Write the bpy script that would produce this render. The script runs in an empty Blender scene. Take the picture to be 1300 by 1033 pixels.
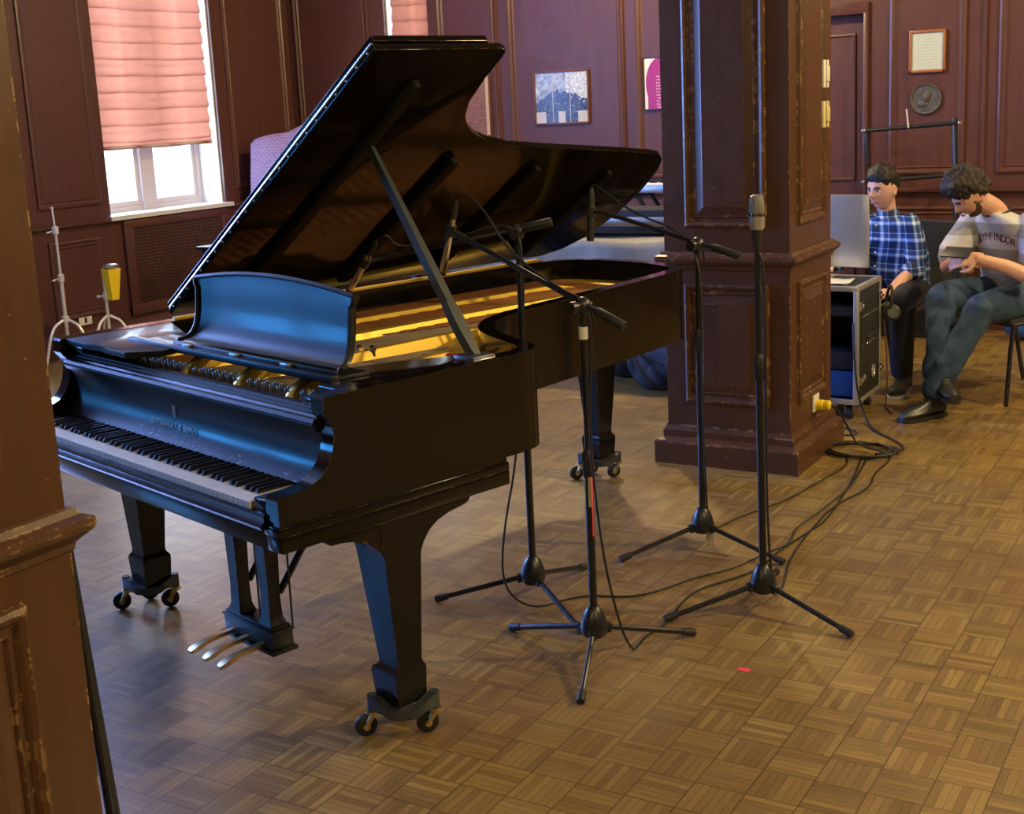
import bpy, bmesh, math, random
from mathutils import Vector, Matrix, noise
random.seed(7)
JR = random.Random(3)
S = bpy.context.scene
COL = S.collection
PI = math.pi
R = math.radians

# ------------------------------------------------------------------ materials
def mat(name, col=(.5, .5, .5), rough=.5, metal=0, coat=0, spec=.5, **kw):
    m = bpy.data.materials.new(name); m.use_nodes = True
    b = m.node_tree.nodes['Principled BSDF']
    b.inputs['Base Color'].default_value = (*col, 1)
    b.inputs['Roughness'].default_value = rough
    b.inputs['Metallic'].default_value = metal
    b.inputs['Coat Weight'].default_value = coat
    b.inputs['Specular IOR Level'].default_value = spec
    for k, v in kw.items():
        b.inputs[k.replace('_', ' ')].default_value = v
    return m

class NT:
    """small helper round a node tree"""
    def __init__(s, m):
        s.t = m.node_tree; s.n = s.t.nodes; s.l = s.t.links; s.b = s.n['Principled BSDF']
    def new(s, k, **kw):
        n = s.n.new(k)
        for a, v in kw.items(): setattr(n, a, v)
        return n
    def put(s, sock, v):
        if hasattr(v, 'is_linked') or isinstance(v, bpy.types.NodeSocket): s.l.new(v, sock)
        else: sock.default_value = (*v, 1) if isinstance(v, tuple) and len(v) == 3 and sock.type == 'RGBA' else v
    def math(s, op, a, b=0.0, c=0.0, clamp=False):
        n = s.new('ShaderNodeMath', operation=op, use_clamp=clamp)
        s.put(n.inputs[0], a); s.put(n.inputs[1], b)
        if op in ('MULTIPLY_ADD', 'WRAP', 'SMOOTH_MIN'): s.put(n.inputs[2], c)
        return n.outputs[0]
    def noise(s, vec, scale, detail=3, rough=.5, dist=0):
        n = s.new('ShaderNodeTexNoise'); s.put(n.inputs['Vector'], vec)
        n.inputs['Scale'].default_value = scale; n.inputs['Detail'].default_value = detail
        n.inputs['Roughness'].default_value = rough; n.inputs['Distortion'].default_value = dist
        return n.outputs['Fac']
    def ramp(s, f, stops, interp='LINEAR'):
        n = s.new('ShaderNodeValToRGB'); n.color_ramp.interpolation = interp
        e = n.color_ramp.elements
        while len(e) < len(stops): e.new(.5)
        for i, (p, c) in enumerate(stops):
            e[i].position = p; e[i].color = (*c, 1) if len(c) == 3 else c
        s.put(n.inputs[0], f)
        return n.outputs[0]
    def mix(s, f, a, b, mode='MIX'):
        n = s.new('ShaderNodeMix', data_type='RGBA', blend_type=mode)
        s.put(n.inputs[0], f)
        for sock, v in ((n.inputs[6], a), (n.inputs[7], b)):
            if isinstance(v, tuple): sock.default_value = (*v, 1) if len(v) == 3 else v
            else: s.l.new(v, sock)
        return n.outputs[2]
    def coord(s, which='Object'):
        return s.new('ShaderNodeTexCoord').outputs[which]
    def geo(s):
        return s.new('ShaderNodeNewGeometry').outputs['Position']
    def mapping(s, vec, scale=(1, 1, 1), rot=(0, 0, 0), loc=(0, 0, 0)):
        n = s.new('ShaderNodeMapping'); s.put(n.inputs[0], vec)
        n.inputs['Scale'].default_value = scale; n.inputs['Rotation'].default_value = rot; n.inputs['Location'].default_value = loc
        return n.outputs[0]
    def bump(s, h, strength=.3, dist=.01):
        n = s.new('ShaderNodeBump'); n.inputs['Strength'].default_value = strength; n.inputs['Distance'].default_value = dist
        s.put(n.inputs['Height'], h); s.l.new(n.outputs[0], s.b.inputs['Normal'])
    def edge(s, radius=.006):
        bv = s.new('ShaderNodeBevel', samples=4); bv.inputs['Radius'].default_value = radius
        g = s.new('ShaderNodeNewGeometry')
        d = s.new('ShaderNodeVectorMath', operation='DOT_PRODUCT')
        s.l.new(bv.outputs[0], d.inputs[0]); s.l.new(g.outputs['Normal'], d.inputs[1])
        return s.math('SUBTRACT', 1.0, d.outputs['Value'])
    def base(s, v): s.put(s.b.inputs['Base Color'], v)
    def rough(s, v): s.put(s.b.inputs['Roughness'], v)

def wood_paint(name, col, col2, wear=None, wr=.007, thr=.53, rough=.38):
    m = mat(name, col, rough); t = NT(m)
    p = t.geo()
    n1 = t.noise(t.mapping(p, (9, 9, 1.2)), 3, 5, .6)
    c = t.mix(t.ramp(n1, [(.3, (0, 0, 0)), (.7, (1, 1, 1))]), col, col2)
    if wear:
        e = t.edge(wr)
        nn = t.noise(p, 22, 5, .65)
        k = t.math('MULTIPLY', t.math('GREATER_THAN', e, .035), t.math('GREATER_THAN', nn, thr))
        # small chips away from the edges
        n3 = t.noise(p, 60, 2, .5)
        k = t.math('MAXIMUM', k, t.math('GREATER_THAN', n3, .755))
        c = t.mix(k, c, wear)
    t.base(c)
    t.rough(t.math('MULTIPLY_ADD', t.noise(p, 14, 4, .6), .25, rough - .12))
    t.bump(t.noise(t.mapping(p, (40, 40, 6)), 2, 4, .6), .12, .004)
    return m

M = {}
M['panel'] = wood_paint('mahogany paint', (.074, .027, .023), (.098, .036, .028), (.15, .065, .045), .004, .64)
M['pillar'] = wood_paint('worn mahogany paint', (.070, .029, .014), (.092, .039, .017), (.42, .26, .09), .009, .565)
M['ceiling'] = mat('ceiling plaster', (.55, .50, .42), .9)
M['oldwall'] = wood_paint('room panelling', (.040, .018, .013), (.055, .025, .016))

def parquet():
    m = mat('mosaic parquet', (.3, .18, .07), .4); t = NT(m)
    p = t.geo()
    sep = t.new('ShaderNodeSeparateXYZ'); t.l.new(p, sep.inputs[0])
    T = .128
    x = t.math('DIVIDE', sep.outputs[0], T); y = t.math('DIVIDE', sep.outputs[1], T)
    cx = t.math('FLOOR', x); cy = t.math('FLOOR', y)
    fx = t.math('FRACT', x); fy = t.math('FRACT', y)
    par = t.math('ABSOLUTE', t.math('MODULO', t.math('ADD', cx, cy), 2.0))
    s = t.math('MULTIPLY', t.math('ADD', t.math('MULTIPLY', fx, par), t.math('MULTIPLY', fy, t.math('SUBTRACT', 1.0, par))), 6.0)
    sid = t.math('FLOOR', s); sf = t.math('FRACT', s)
    def rnd(a, b, c):
        v = t.new('ShaderNodeCombineXYZ'); t.put(v.inputs[0], a); t.put(v.inputs[1], b); t.put(v.inputs[2], c)
        w = t.new('ShaderNodeTexWhiteNoise', noise_dimensions='3D'); t.l.new(v.outputs[0], w.inputs['Vector'])
        return w.outputs['Value']
    r1 = rnd(cx, cy, sid); r2 = rnd(cx, cy, 77.0)
    # grain along the strip
    gv = t.new('ShaderNodeCombineXYZ')
    along = t.math('ADD', t.math('MULTIPLY', fy, par), t.math('MULTIPLY', fx, t.math('SUBTRACT', 1.0, par)))
    t.put(gv.inputs[0], t.math('MULTIPLY', along, .8)); t.put(gv.inputs[1], t.math('MULTIPLY', s, 3.0)); t.put(gv.inputs[2], t.math('MULTIPLY', r1, 40.0))
    g = t.noise(gv.outputs[0], 2.2, 4, .6)
    v = t.math('ADD', t.math('MULTIPLY', r1, .38), t.math('ADD', t.math('MULTIPLY', r2, .12), t.math('MULTIPLY', g, .60)))
    c = t.ramp(v, [(.20, (.135, .082, .024)), (.48, (.255, .168, .047)), (.70, (.36, .25, .072)), (.97, (.48, .35, .12))])
    big = t.noise(p, .9, 4, .6)
    c = t.mix(t.ramp(big, [(.38, (0, 0, 0)), (.62, (1, 1, 1))]), c, t.mix(.5, c, (.17, .085, .03)))
    # seams
    d = t.math('MINIMUM', sf, t.math('SUBTRACT', 1.0, sf))
    gap = t.math('LESS_THAN', d, .045)
    dx = t.math('MINIMUM', fx, t.math('SUBTRACT', 1.0, fx)); dy = t.math('MINIMUM', fy, t.math('SUBTRACT', 1.0, fy))
    gap2 = t.math('LESS_THAN', t.math('MINIMUM', dx, dy), .013)
    gp = t.math('MAXIMUM', t.math('MULTIPLY', gap, .72), t.math('MULTIPLY', gap2, .85))
    c = t.mix(gp, c, (.05, .028, .01))
    sc = t.noise(t.mapping(p, (1, 1, 1), (0, 0, .6)), 70, 2, .7, 1.5)
    c = t.mix(t.ramp(sc, [(.70, (0, 0, 0)), (.76, (.45, .45, .45))]), c, (.62, .5, .33))
    t.base(c)
    t.rough(t.math('ADD', .20, t.math('MULTIPLY', t.noise(p, 6, 5, .65), .30))); t.b.inputs['Coat Weight'].default_value = .85; t.b.inputs['Coat Roughness'].default_value = .34
    t.bump(t.math('SUBTRACT', t.math('MULTIPLY', t.math('ADD', r1, g), .25), gp), .22, .002)
    return m
M['floor'] = parquet()

def lacquer(name, col=(.006, .006, .008), rough=.24, wear=True, scratch=.10):
    m = mat(name, col, rough, coat=.3); t = NT(m)
    m.node_tree.nodes['Principled BSDF'].inputs['Coat Roughness'].default_value = .1
    p = t.coord()
    n = t.noise(p, 5, 6, .7)
    t.rough(t.math('ADD', rough - .08, t.math('MULTIPLY', n, .22)))
    c = col
    if wear:
        e = t.edge(.004)
        nn = t.noise(p, 26, 5, .7)
        k = t.math('MULTIPLY', t.math('GREATER_THAN', e, .04), t.math('GREATER_THAN', nn, .55))
        c = t.mix(k, col, (.13, .085, .035))
        scr = t.noise(t.mapping(p, (2.5, 2.5, 30), (.4, .2, .3)), 9, 2, .5)
        c = t.mix(t.ramp(scr, [(.75, (0, 0, 0)), (.80, (scratch, scratch, scratch))]), c, (.25, .22, .2))
    t.base(c)
    t.bump(t.noise(p, 120, 3, .6), .035, .002)
    return m
M['black'] = lacquer('black piano lacquer', rough=.16)
M['case'] = lacquer('black piano case lacquer', (.006, .0048, .004), .10); M['case'].node_tree.nodes['Principled BSDF'].inputs['Specular IOR Level'].default_value = .3; M['case'].node_tree.nodes['Principled BSDF'].inputs['Coat Weight'].default_value = .1
M['lidm'] = lacquer('black lid lacquer', (.008, .0055, .004), .07)
M['lidm'].node_tree.nodes['Principled BSDF'].inputs['Specular IOR Level'].default_value = .04; M['lidm'].node_tree.nodes['Principled BSDF'].inputs['Coat Weight'].default_value = 0
M['satin'] = lacquer('hazy black lacquer', (.008, .010, .013), .36, False); M['satin'].node_tree.nodes['Principled BSDF'].inputs['Coat Weight'].default_value = .1
def fallboard_mat():
    m = lacquer('worn fallboard lacquer', (.008, .010, .013), .36, False); t = NT(m); t.b.inputs['Coat Weight'].default_value = .1
    sep = t.new('ShaderNodeSeparateXYZ'); t.l.new(t.coord(), sep.inputs[0])
    n = t.noise(t.mapping(t.coord(), (1, 1, 2)), 55, 4, .65); n2 = t.noise(t.coord(), 4, 2, .5)
    band = t.math('MULTIPLY', t.math('LESS_THAN', sep.outputs[2], .752), t.math('GREATER_THAN', n2, .47))
    k = t.math('MULTIPLY', band, t.math('GREATER_THAN', n, .60))
    t.base(t.mix(k, (.008, .010, .013), (.42, .44, .46))); return m
M['fallboard'] = fallboard_mat()
M['pinblock'] = mat('dark brown pin block', (.075, .035, .016), .5)
M['white_key'] = mat('ivory key', (.93, .90, .78), .3)
M['black_key'] = mat('ebony key', (.01, .01, .012), .28, coat=.4)
M['felt'] = mat('red felt', (.35, .03, .03), .95)
M['gold'] = mat('gold bronze paint', (.72, .47, .06), .38, .55)
M['soundboard'] = mat('spruce soundboard', (.13, .06, .022), .4)
M['string'] = mat('steel string', (.38, .31, .23), .4, .8)
M['copper'] = mat('copper string', (.42, .18, .08), .4, .9)
M['steel'] = mat('brushed steel', (.6, .6, .6), .3, 1)
M['satin_chrome'] = mat('pale satin chrome', (.85, .83, .78), .38, .6)
M['chrome'] = mat('chrome', (.8, .8, .82), .12, 1)
M['brass'] = mat('worn brass', (.62, .45, .2), .3, 1)
M['grey_iron'] = mat('grey iron', (.06, .072, .085), .4, .5)
M['matte'] = mat('matte black', (.004, .0035, .003), .7, spec=.2)
M['rubber'] = mat('black rubber', (.015, .015, .017), .6)
M['stand'] = mat('black stand enamel', (.012, .013, .016), .35)
M['prop'] = mat('dark prop stick', (.045, .055, .055), .3)
M['letter'] = mat('pale lettering', (.95, .95, .92), .6)
M['cable'] = mat('black cable', (.014, .014, .015), .5)
M['yellow'] = mat('yellow plastic', (.85, .62, .02), .4)
M['cream'] = mat('cream plastic', (.62, .55, .30), .45)
M['whitep'] = mat('white plastic', (.75, .74, .68), .4)
M['winframe'] = mat('window frame paint', (.55, .50, .52), .45)
M['reveal'] = mat('window reveal paint', (.62, .62, .66), .5)
M['alu'] = mat('aluminium', (.62, .64, .62), .35, .75)
M['gunmetal'] = mat('dark plastic', (.02, .022, .02), .45)
M['skin'] = mat('skin', (.60, .34, .25), .45)
M['skin'].node_tree.nodes['Principled BSDF'].inputs['Subsurface Weight'].default_value = .15
M['skin'].node_tree.nodes['Principled BSDF'].inputs['Subsurface Radius'].default_value = (.01, .004, .002)
M['lip'] = mat('lip', (.42, .16, .13), .5)
M['hair1'] = mat('dark brown hair', (.007, .005, .004), .6)
M['hair2'] = mat('brown curly hair', (.016, .010, .007), .7)
M['beard'] = mat('beard', (.07, .04, .025), .8)
M['shoe'] = mat('dark leather', (.022, .024, .022), .4)
M['sole'] = mat('white sole', (.6, .6, .6), .5)
M['pink'] = mat('pink tape', (.85, .08, .12), .6)

def glassmat():
    m = bpy.data.materials.new('window glass'); m.use_nodes = True
    n = m.node_tree.nodes; n.clear()
    o = n.new('ShaderNodeOutputMaterial'); a = n.new('ShaderNodeBsdfTransparent'); g = n.new('ShaderNodeBsdfGlossy'); x = n.new('ShaderNodeMixShader')
    g.inputs['Roughness'].default_value = .03; x.inputs[0].default_value = .06
    m.node_tree.links.new(a.outputs[0], x.inputs[1]); m.node_tree.links.new(g.outputs[0], x.inputs[2]); m.node_tree.links.new(x.outputs[0], o.inputs[0])
    return m
M['glass'] = glassmat()

def shademat():
    m = bpy.data.materials.new('salmon blind fabric'); m.use_nodes = True
    n = m.node_tree.nodes; l = m.node_tree.links; n.clear()
    o = n.new('ShaderNodeOutputMaterial'); d = n.new('ShaderNodeBsdfDiffuse'); t = n.new('ShaderNodeBsdfTranslucent'); x = n.new('ShaderNodeMixShader')
    tp = n.new('ShaderNodeBsdfTransparent'); y = n.new('ShaderNodeMixShader')
    d.inputs[0].default_value = (.42, .20, .15, 1); t.inputs[0].default_value = (.30, .115, .078, 1); tp.inputs[0].default_value = (.9, .28, .16, 1)
    x.inputs[0].default_value = .62; y.inputs[0].default_value = .09
    l.new(d.outputs[0], x.inputs[1]); l.new(t.outputs[0], x.inputs[2]); l.new(x.outputs[0], y.inputs[1]); l.new(tp.outputs[0], y.inputs[2]); l.new(y.outputs[0], o.inputs[0])
    return m
M['shade'] = shademat()

def plaid():
    m = mat('blue plaid cotton', (.1, .2, .5), .85); t = NT(m)
    sep = t.new('ShaderNodeSeparateXYZ'); t.l.new(t.coord(), sep.inputs[0])
    hx = t.math('ADD', sep.outputs[0], t.math('MULTIPLY', sep.outputs[1], .55))
    def band(v, per, off):
        f = t.math('FRACT', t.math('ADD', t.math('DIVIDE', v, per), off))
        return f
    a = band(hx, .088, .1); b = band(sep.outputs[2], .088, .3)
    def stripes(f):
        wide = t.ramp(f, [(0, (0, 0, 0)), (.30, (0, 0, 0)), (.36, (.55, .55, .55)), (.50, (.9, .9, .9)), (.58, (.15, .15, .15)), (.80, (.1, .1, .1)), (.84, (.8, .8, .8)), (.90, (0, 0, 0))])
        return wide
    s = t.math('MULTIPLY', t.math('ADD', stripes(a), stripes(b)), .5)
    c = t.ramp(s, [(0, (.008, .018, .07)), (.2, (.03, .09, .30)), (.42, (.20, .34, .66)), (.7, (.68, .74, .85)), (1, (.9, .9, .9))])
    t.base(c); return m
M['plaid'] = plaid()

def striped_tee():
    m = mat('striped grey tee', (.6, .6, .6), .85); t = NT(m)
    sep = t.new('ShaderNodeSeparateXYZ'); t.l.new(t.coord(), sep.inputs[0])
    f = t.math('FRACT', t.math('DIVIDE', t.math('ADD', sep.outputs[2], .02), .135))
    c = t.ramp(f, [(0, (.62, .64, .70)), (.48, (.62, .64, .70)), (.52, (.34, .34, .33)), (.98, (.34, .34, .33))])
    n = t.noise(t.coord(), 160, 2, .6)
    t.base(t.mix(t.math('MULTIPLY', n, .35), c, (.25, .25, .26))); return m
M['tee'] = striped_tee()
def denim():
    m = mat('blue denim', (.03, .07, .12), .8); t = NT(m)
    n = t.noise(t.coord(), 9, 5, .7)
    t.base(t.ramp(n, [(.35, (.011, .030, .075)), (.68, (.032, .075, .155))])); return m
M['denim'] = denim()
M['darkdenim'] = mat('dark denim', (.008, .010, .022), .8)
M['black_fabric'] = mat('black fabric', (.012, .012, .013), .9)
M['navy_fabric'] = mat('navy fabric', (.007, .008, .014), .7)
M['blue_plastic'] = mat('blue plastic', (.01, .07, .25), .4)

def quilt():
    m = mat('purple quilted cloth', (.25, .17, .38), .8); t = NT(m)
    p = t.geo(); sep = t.new('ShaderNodeSeparateXYZ'); t.l.new(p, sep.inputs[0])
    w = t.new('ShaderNodeTexWave', wave_type='BANDS', bands_direction='Z'); t.l.new(p, w.inputs[0]); w.inputs['Scale'].default_value = 14; w.inputs['Distortion'].default_value = 3; w.inputs['Detail'].default_value = 1
    w2 = t.new('ShaderNodeTexWave', wave_type='BANDS', bands_direction='DIAGONAL'); t.l.new(p, w2.inputs[0]); w2.inputs['Scale'].default_value = 14; w2.inputs['Distortion'].default_value = 1
    h = t.math('ADD', w.outputs['Fac'], w2.outputs['Fac'])
    t.bump(h, .6, .006)
    t.base(t.mix(t.math('MULTIPLY', h, .4), (.26, .17, .38), (.44, .32, .60)))
    return m
M['quilt'] = quilt()
def dustcloth():
    m = mat('grey dust sheet', (.42, .44, .42), .6); t = NT(m)
    n = t.noise(t.geo(), 3, 5, .6)
    t.base(t.ramp(n, [(.35, (.13, .12, .09)), (.65, (.30, .275, .20))])); return m
M['cloth'] = dustcloth()

# ------------------------------------------------------------------ mesh helpers
def tag(o, label=None, cat=None, group=None, kind=None):
    if label: o['label'] = label
    if cat: o['category'] = cat
    if group: o['group'] = group
    if kind: o['kind'] = kind
    return o
def empty(name, loc=(0, 0, 0), rz=0, label=None, cat=None, group=None):
    o = bpy.data.objects.new(name, None); COL.objects.link(o)
    o.location = loc; o.rotation_euler = (0, 0, rz); o.empty_display_size = .1
    return tag(o, label, cat, group)

class MB:
    def __init__(s): s.bm = bmesh.new()
    def box(s, x0, x1, y0, y1, z0, z1, bevel=0, seg=2, mtx=None):
        bm = bmesh.new()
        x0, y0, z0 = (q - JR.random() * .0003 for q in (x0, y0, z0)) if z0 > .02 else (x0, y0, z0)
        x1, y1, z1 = (q + JR.random() * .0003 for q in (x1, y1, z1))
        bmesh.ops.create_cube(bm, size=1)
        for v in bm.verts:
            v.co = Vector(((x0 + x1) / 2 + v.co.x * (x1 - x0), (y0 + y1) / 2 + v.co.y * (y1 - y0), (z0 + z1) / 2 + v.co.z * (z1 - z0)))
        if bevel:
            bmesh.ops.bevel(bm, geom=bm.edges[:], offset=bevel, segments=seg, profile=.5, affect='EDGES')
        if mtx: bmesh.ops.transform(bm, matrix=mtx, verts=bm.verts)
        s.add(bm); return s
    def add(s, bm):
        me = bpy.data.meshes.new('t'); bm.to_mesh(me); bm.free(); s.bm.from_mesh(me); bpy.data.meshes.remove(me)
    def loft(s, loops, closed=True, cap=True):
        bm = s.bm; L = [[bm.verts.new(p) for p in lp] for lp in loops]; n = len(L[0])
        for a, b in zip(L, L[1:]):
            for i in range(n if closed else n - 1):
                j = (i + 1) % n
                try: bm.faces.new((a[i], a[j], b[j], b[i]))
                except ValueError: pass
        if cap and closed:
            try: bm.faces.new(L[0][::-1]); bm.faces.new(L[-1])
            except ValueError: pass
        return s
    def prism(s, poly, d0, d1, f, bevel=0):
        """poly of 2D points, f(a, b, d) -> 3D"""
        bm = bmesh.new()
        A = [bm.verts.new(f(a, b, d0)) for a, b in poly]; B = [bm.verts.new(f(a, b, d1)) for a, b in poly]
        n = len(A)
        for i in range(n):
            j = (i + 1) % n; bm.faces.new((A[i], A[j], B[j], B[i]))
        c1 = bm.faces.new(A[::-1]); c2 = bm.faces.new(B)
        if bevel:
            ed = [e for fc in (c1, c2) for e in fc.edges]
            bmesh.ops.bevel(bm, geom=ed, offset=bevel, segments=2, profile=.5, affect='EDGES')
        s.add(bm); return s
    def tube(s, pts, r, n=10, cap=True, smooth=0):
        pts = [Vector(p) for p in pts]
        if smooth:
            for _ in range(smooth): pts = chaikin(pts)
        rs = r if isinstance(r, (list, tuple)) else [r] * len(pts)
        if len(rs) != len(pts): rs = [rs[0] + (rs[-1] - rs[0]) * i / (len(pts) - 1) for i in range(len(pts))]
        loops = []; prev = None
        for i, p in enumerate(pts):
            d = (pts[min(i + 1, len(pts) - 1)] - pts[max(i - 1, 0)]).normalized()
            if prev is None:
                up = Vector((0, 0, 1)) if abs(d.z) < .9 else Vector((1, 0, 0)); a = d.cross(up).normalized()
            else:
                a = (prev - d * prev.dot(d)).normalized()
            prev = a; b = d.cross(a)
            loops.append([p + (a * math.cos(2 * PI * k / n) + b * math.sin(2 * PI * k / n)) * rs[i] for k in range(n)])
        return s.loft(loops, True, cap)
    def lathe(s, prof, c=(0, 0, 0), n=20, mtx=None):
        c = Vector(c); loops = []
        for r, z in prof:
            lp = [Vector((r * math.cos(2 * PI * k / n), r * math.sin(2 * PI * k / n), z)) for k in range(n)]
            if mtx: lp = [mtx @ p for p in lp]
            loops.append([p + c for p in lp])
        return s.loft(loops)
    def rod(s, a, b, r, n=12): return s.tube([a, b], r, n)
    def ball(s, c, r, sc=(1, 1, 1), u=16, v=10, mtx=None):
        bm = bmesh.new(); bmesh.ops.create_uvsphere(bm, u_segments=u, v_segments=v, radius=1)
        for q in bm.verts:
            q.co = Vector((q.co.x * r * sc[0], q.co.y * r * sc[1], q.co.z * r * sc[2]))
            if mtx: q.co = mtx @ q.co
            q.co += Vector(c)
        s.add(bm); return s
    def quad(s, *p):
        s.bm.faces.new([s.bm.verts.new(q) for q in p]); return s
    def build(s, name, m, parent=None, smooth=True, ang=35, label=None, cat=None, group=None, kind=None, loc=None):
        bmesh.ops.recalc_face_normals(s.bm, faces=s.bm.faces)
        me = bpy.data.meshes.new(name)
        if loc is not None and parent is None:
            bmesh.ops.translate(s.bm, verts=s.bm.verts, vec=-Vector(loc))
        s.bm.to_mesh(me); s.bm.free()
        if smooth:
            me.shade_smooth(); me.set_sharp_from_angle(angle=R(ang))
        o = bpy.data.objects.new(name, me); COL.objects.link(o)
        me.materials.append(M[m] if isinstance(m, str) else m)
        if parent: o.parent = parent
        if loc is not None and parent is None: o.location = loc
        return tag(o, label, cat, group, kind)

def chaikin(p):
    o = [p[0]]
    for a, b in zip(p, p[1:]): o += [a * .75 + b * .25, a * .25 + b * .75]
    return o + [p[-1]]
def chaikin2(p, n=1, closed=True):
    for _ in range(n):
        o = []; N = len(p)
        for i in range(N if closed else N - 1):
            a, b = p[i], p[(i + 1) % N]
            o += [(a[0] * .75 + b[0] * .25, a[1] * .75 + b[1] * .25), (a[0] * .25 + b[0] * .75, a[1] * .25 + b[1] * .75)]
        if not closed: o = [p[0]] + o + [p[-1]]
        p = o
    return p
def offset(poly, d):
    """inward offset of an (open or closed) polyline, left-hand normal"""
    n = len(poly); out = []
    for i in range(n):
        a = Vector(poly[(i - 1) % n]); b = Vector(poly[i]); c = Vector(poly[(i + 1) % n])
        e1 = (b - a); e2 = (c - b)
        if e1.length < 1e-9: e1 = e2
        if e2.length < 1e-9: e2 = e1
        e1.normalize(); e2.normalize()
        n1 = Vector((-e1.y, e1.x)); n2 = Vector((-e2.y, e2.x)); m = n1 + n2
        k = m.length_squared
        m = m * (2 / k) if k > .3 else n1
        out.append((b.x + m.x * d, b.y + m.y * d))
    return out
def copy_tree(o, parent=None):
    c = o.copy(); COL.objects.link(c)
    if parent: c.parent = parent
    for ch in list(o.children): copy_tree(ch, c)
    return c
XY = lambda a, b, d: (a, b, d)
YZ = lambda a, b, d: (d, a, b)
XZ = lambda a, b, d: (a, d, b)

# ------------------------------------------------------------------ panelled surfaces
class Surf:
    """a vertical surface: origin point, horizontal axis a, outward normal n"""
    def __init__(s, o, a, n): s.o = Vector(o); s.a = Vector(a); s.n = Vector(n)
    def p(s, a, z, h=0): return s.o + s.a * a + s.n * h + Vector((0, 0, z))
def panel(mb, sf, a0, a1, z0, z1, prof):
    loops = []
    for ins, h in prof:
        loops.append([sf.p(a0 + ins, z0 + ins, h), sf.p(a1 - ins, z0 + ins, h), sf.p(a1 - ins, z1 - ins, h), sf.p(a0 + ins, z1 - ins, h)])
    bm = mb.bm; L = [[bm.verts.new(q) for q in lp] for lp in loops]
    for A, B in zip(L, L[1:]):
        for i in range(4):
            j = (i + 1) % 4; bm.faces.new((A[i], A[j], B[j], B[i]))
    bm.faces.new(L[-1])
P_WALL = [(0, 0), (.004, .016), (.018, .020), (.030, .010), (.042, .008), (.050, .014), (.060, .004), (.10, .004)]
P_RAISE = [(0, 0), (.003, .014), (.012, .018), (.022, .014), (.030, .004), (.040, .003), (.046, .010), (.052, .004), (.085, .013), (.090, .016)]
P_FLAT = [(0, 0), (.003, .012), (.014, .014), (.024, .004), (.05, .003)]

# ------------------------------------------------------------------ the room
WX, WY = -7.53, 9.05       # faces of the window wall and the far wall
EX, SY = 4.2, -4.2         # right and near walls, behind the camera
HT = 3.7
def wall_slabs(mb, sf, A0, A1, holes, th):
    """wall slab with rectangular holes (a0,a1,z0,z1) sorted along a"""
    cur = A0
    def slab(a0, a1, z0, z1):
        q = [sf.p(a0, z0), sf.p(a1, z0), sf.p(a1, z1), sf.p(a0, z1)]
        b = [v - sf.n * th for v in q]
        bm = mb.bm; V = [bm.verts.new(v) for v in q + b]
        for f in ((0, 1, 2, 3), (7, 6, 5, 4), (0, 4, 5, 1), (1, 5, 6, 2), (2, 6, 7, 3), (3, 7, 4, 0)): bm.faces.new([V[i] for i in f])
    for a0, a1, z0, z1 in holes:
        slab(cur, a0, 0, HT); slab(a0, a1, 0, z0); slab(a0, a1, z1, HT); cur = a1
    slab(cur, A1, 0, HT)

MB().box(WX - .4, EX + .3, SY - .3, WY + .4, -.1, 0).build('floor', 'floor', smooth=False, kind='structure')
MB().box(WX - .4, EX + .3, SY - .3, WY + .4, HT, HT + .1).build('ceiling', 'ceiling', smooth=False, kind='structure')

swin = Surf((WX, 0, 0), (0, 1, 0), (1, 0, 0))
W1 = (6.86, 8.10, .95, 3.30)
W3 = (3.55, 4.85, .95, 3.30)
W4 = (.20, 1.50, .95, 3.30)
W5 = (-2.8, -1.5, .95, 3.30)
mb = MB(); wall_slabs(mb, swin, SY, WY, [W4, W3, W1], .36)
for a0, a1 in ((6.20, 6.78), (8.22, 8.98), (5.05, 6.08), (1.70, 2.50), (2.60, 3.42)):
    panel(mb, swin, a0, a1, 1.06, 3.35, P_WALL)
for a0, a1 in ((6.25, 6.74), (8.32, 8.95), (5.05, 6.10), (3.5, 4.9), (1.7, 3.3)):
    panel(mb, swin, a0, a1, .26, .83, P_WALL)
mb.build('wall_left', 'panel', smooth=False, kind='structure')

sfar = Surf((0, WY, 0), (1, 0, 0), (0, -1, 0))
W2 = (-6.50, -6.07, .95, 3.30)
mb = MB(); wall_slabs(mb, sfar, WX, EX, [W2, (-3.45, -2.50, 0, 2.12)], .36)
for a0, a1 in ((WX + .08, -6.66), (-5.98, -5.41), (-5.32, -4.32), (-4.23, -3.60), (-2.36, -1.86), (-1.66, -.9), (-.75, .2), (.4, 1.4)):
    panel(mb, sfar, a0, a1, 1.04, 3.35, P_WALL if a0 < -3 or a0 > -1.7 else P_WALL)
for a0, a1 in ((WX + .08, -6.66), (-5.98, -5.41), (-5.32, -4.32), (-4.23, -3.60), (-2.36, -1.86), (-1.66, -.9), (-.75, .2)):
    panel(mb, sfar, a0, a1, .24, .83, P_WALL)
mb.build('wall_far', 'panel', smooth=False, kind='structure')
MB().box(EX, EX + .2, SY, WY, 0, HT).build('wall_right', 'oldwall', smooth=False, kind='structure')
MB().box(WX - .3, EX + .2, SY - .2, SY, 0, HT).build('wall_near', 'oldwall', smooth=False, kind='structure')

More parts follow.
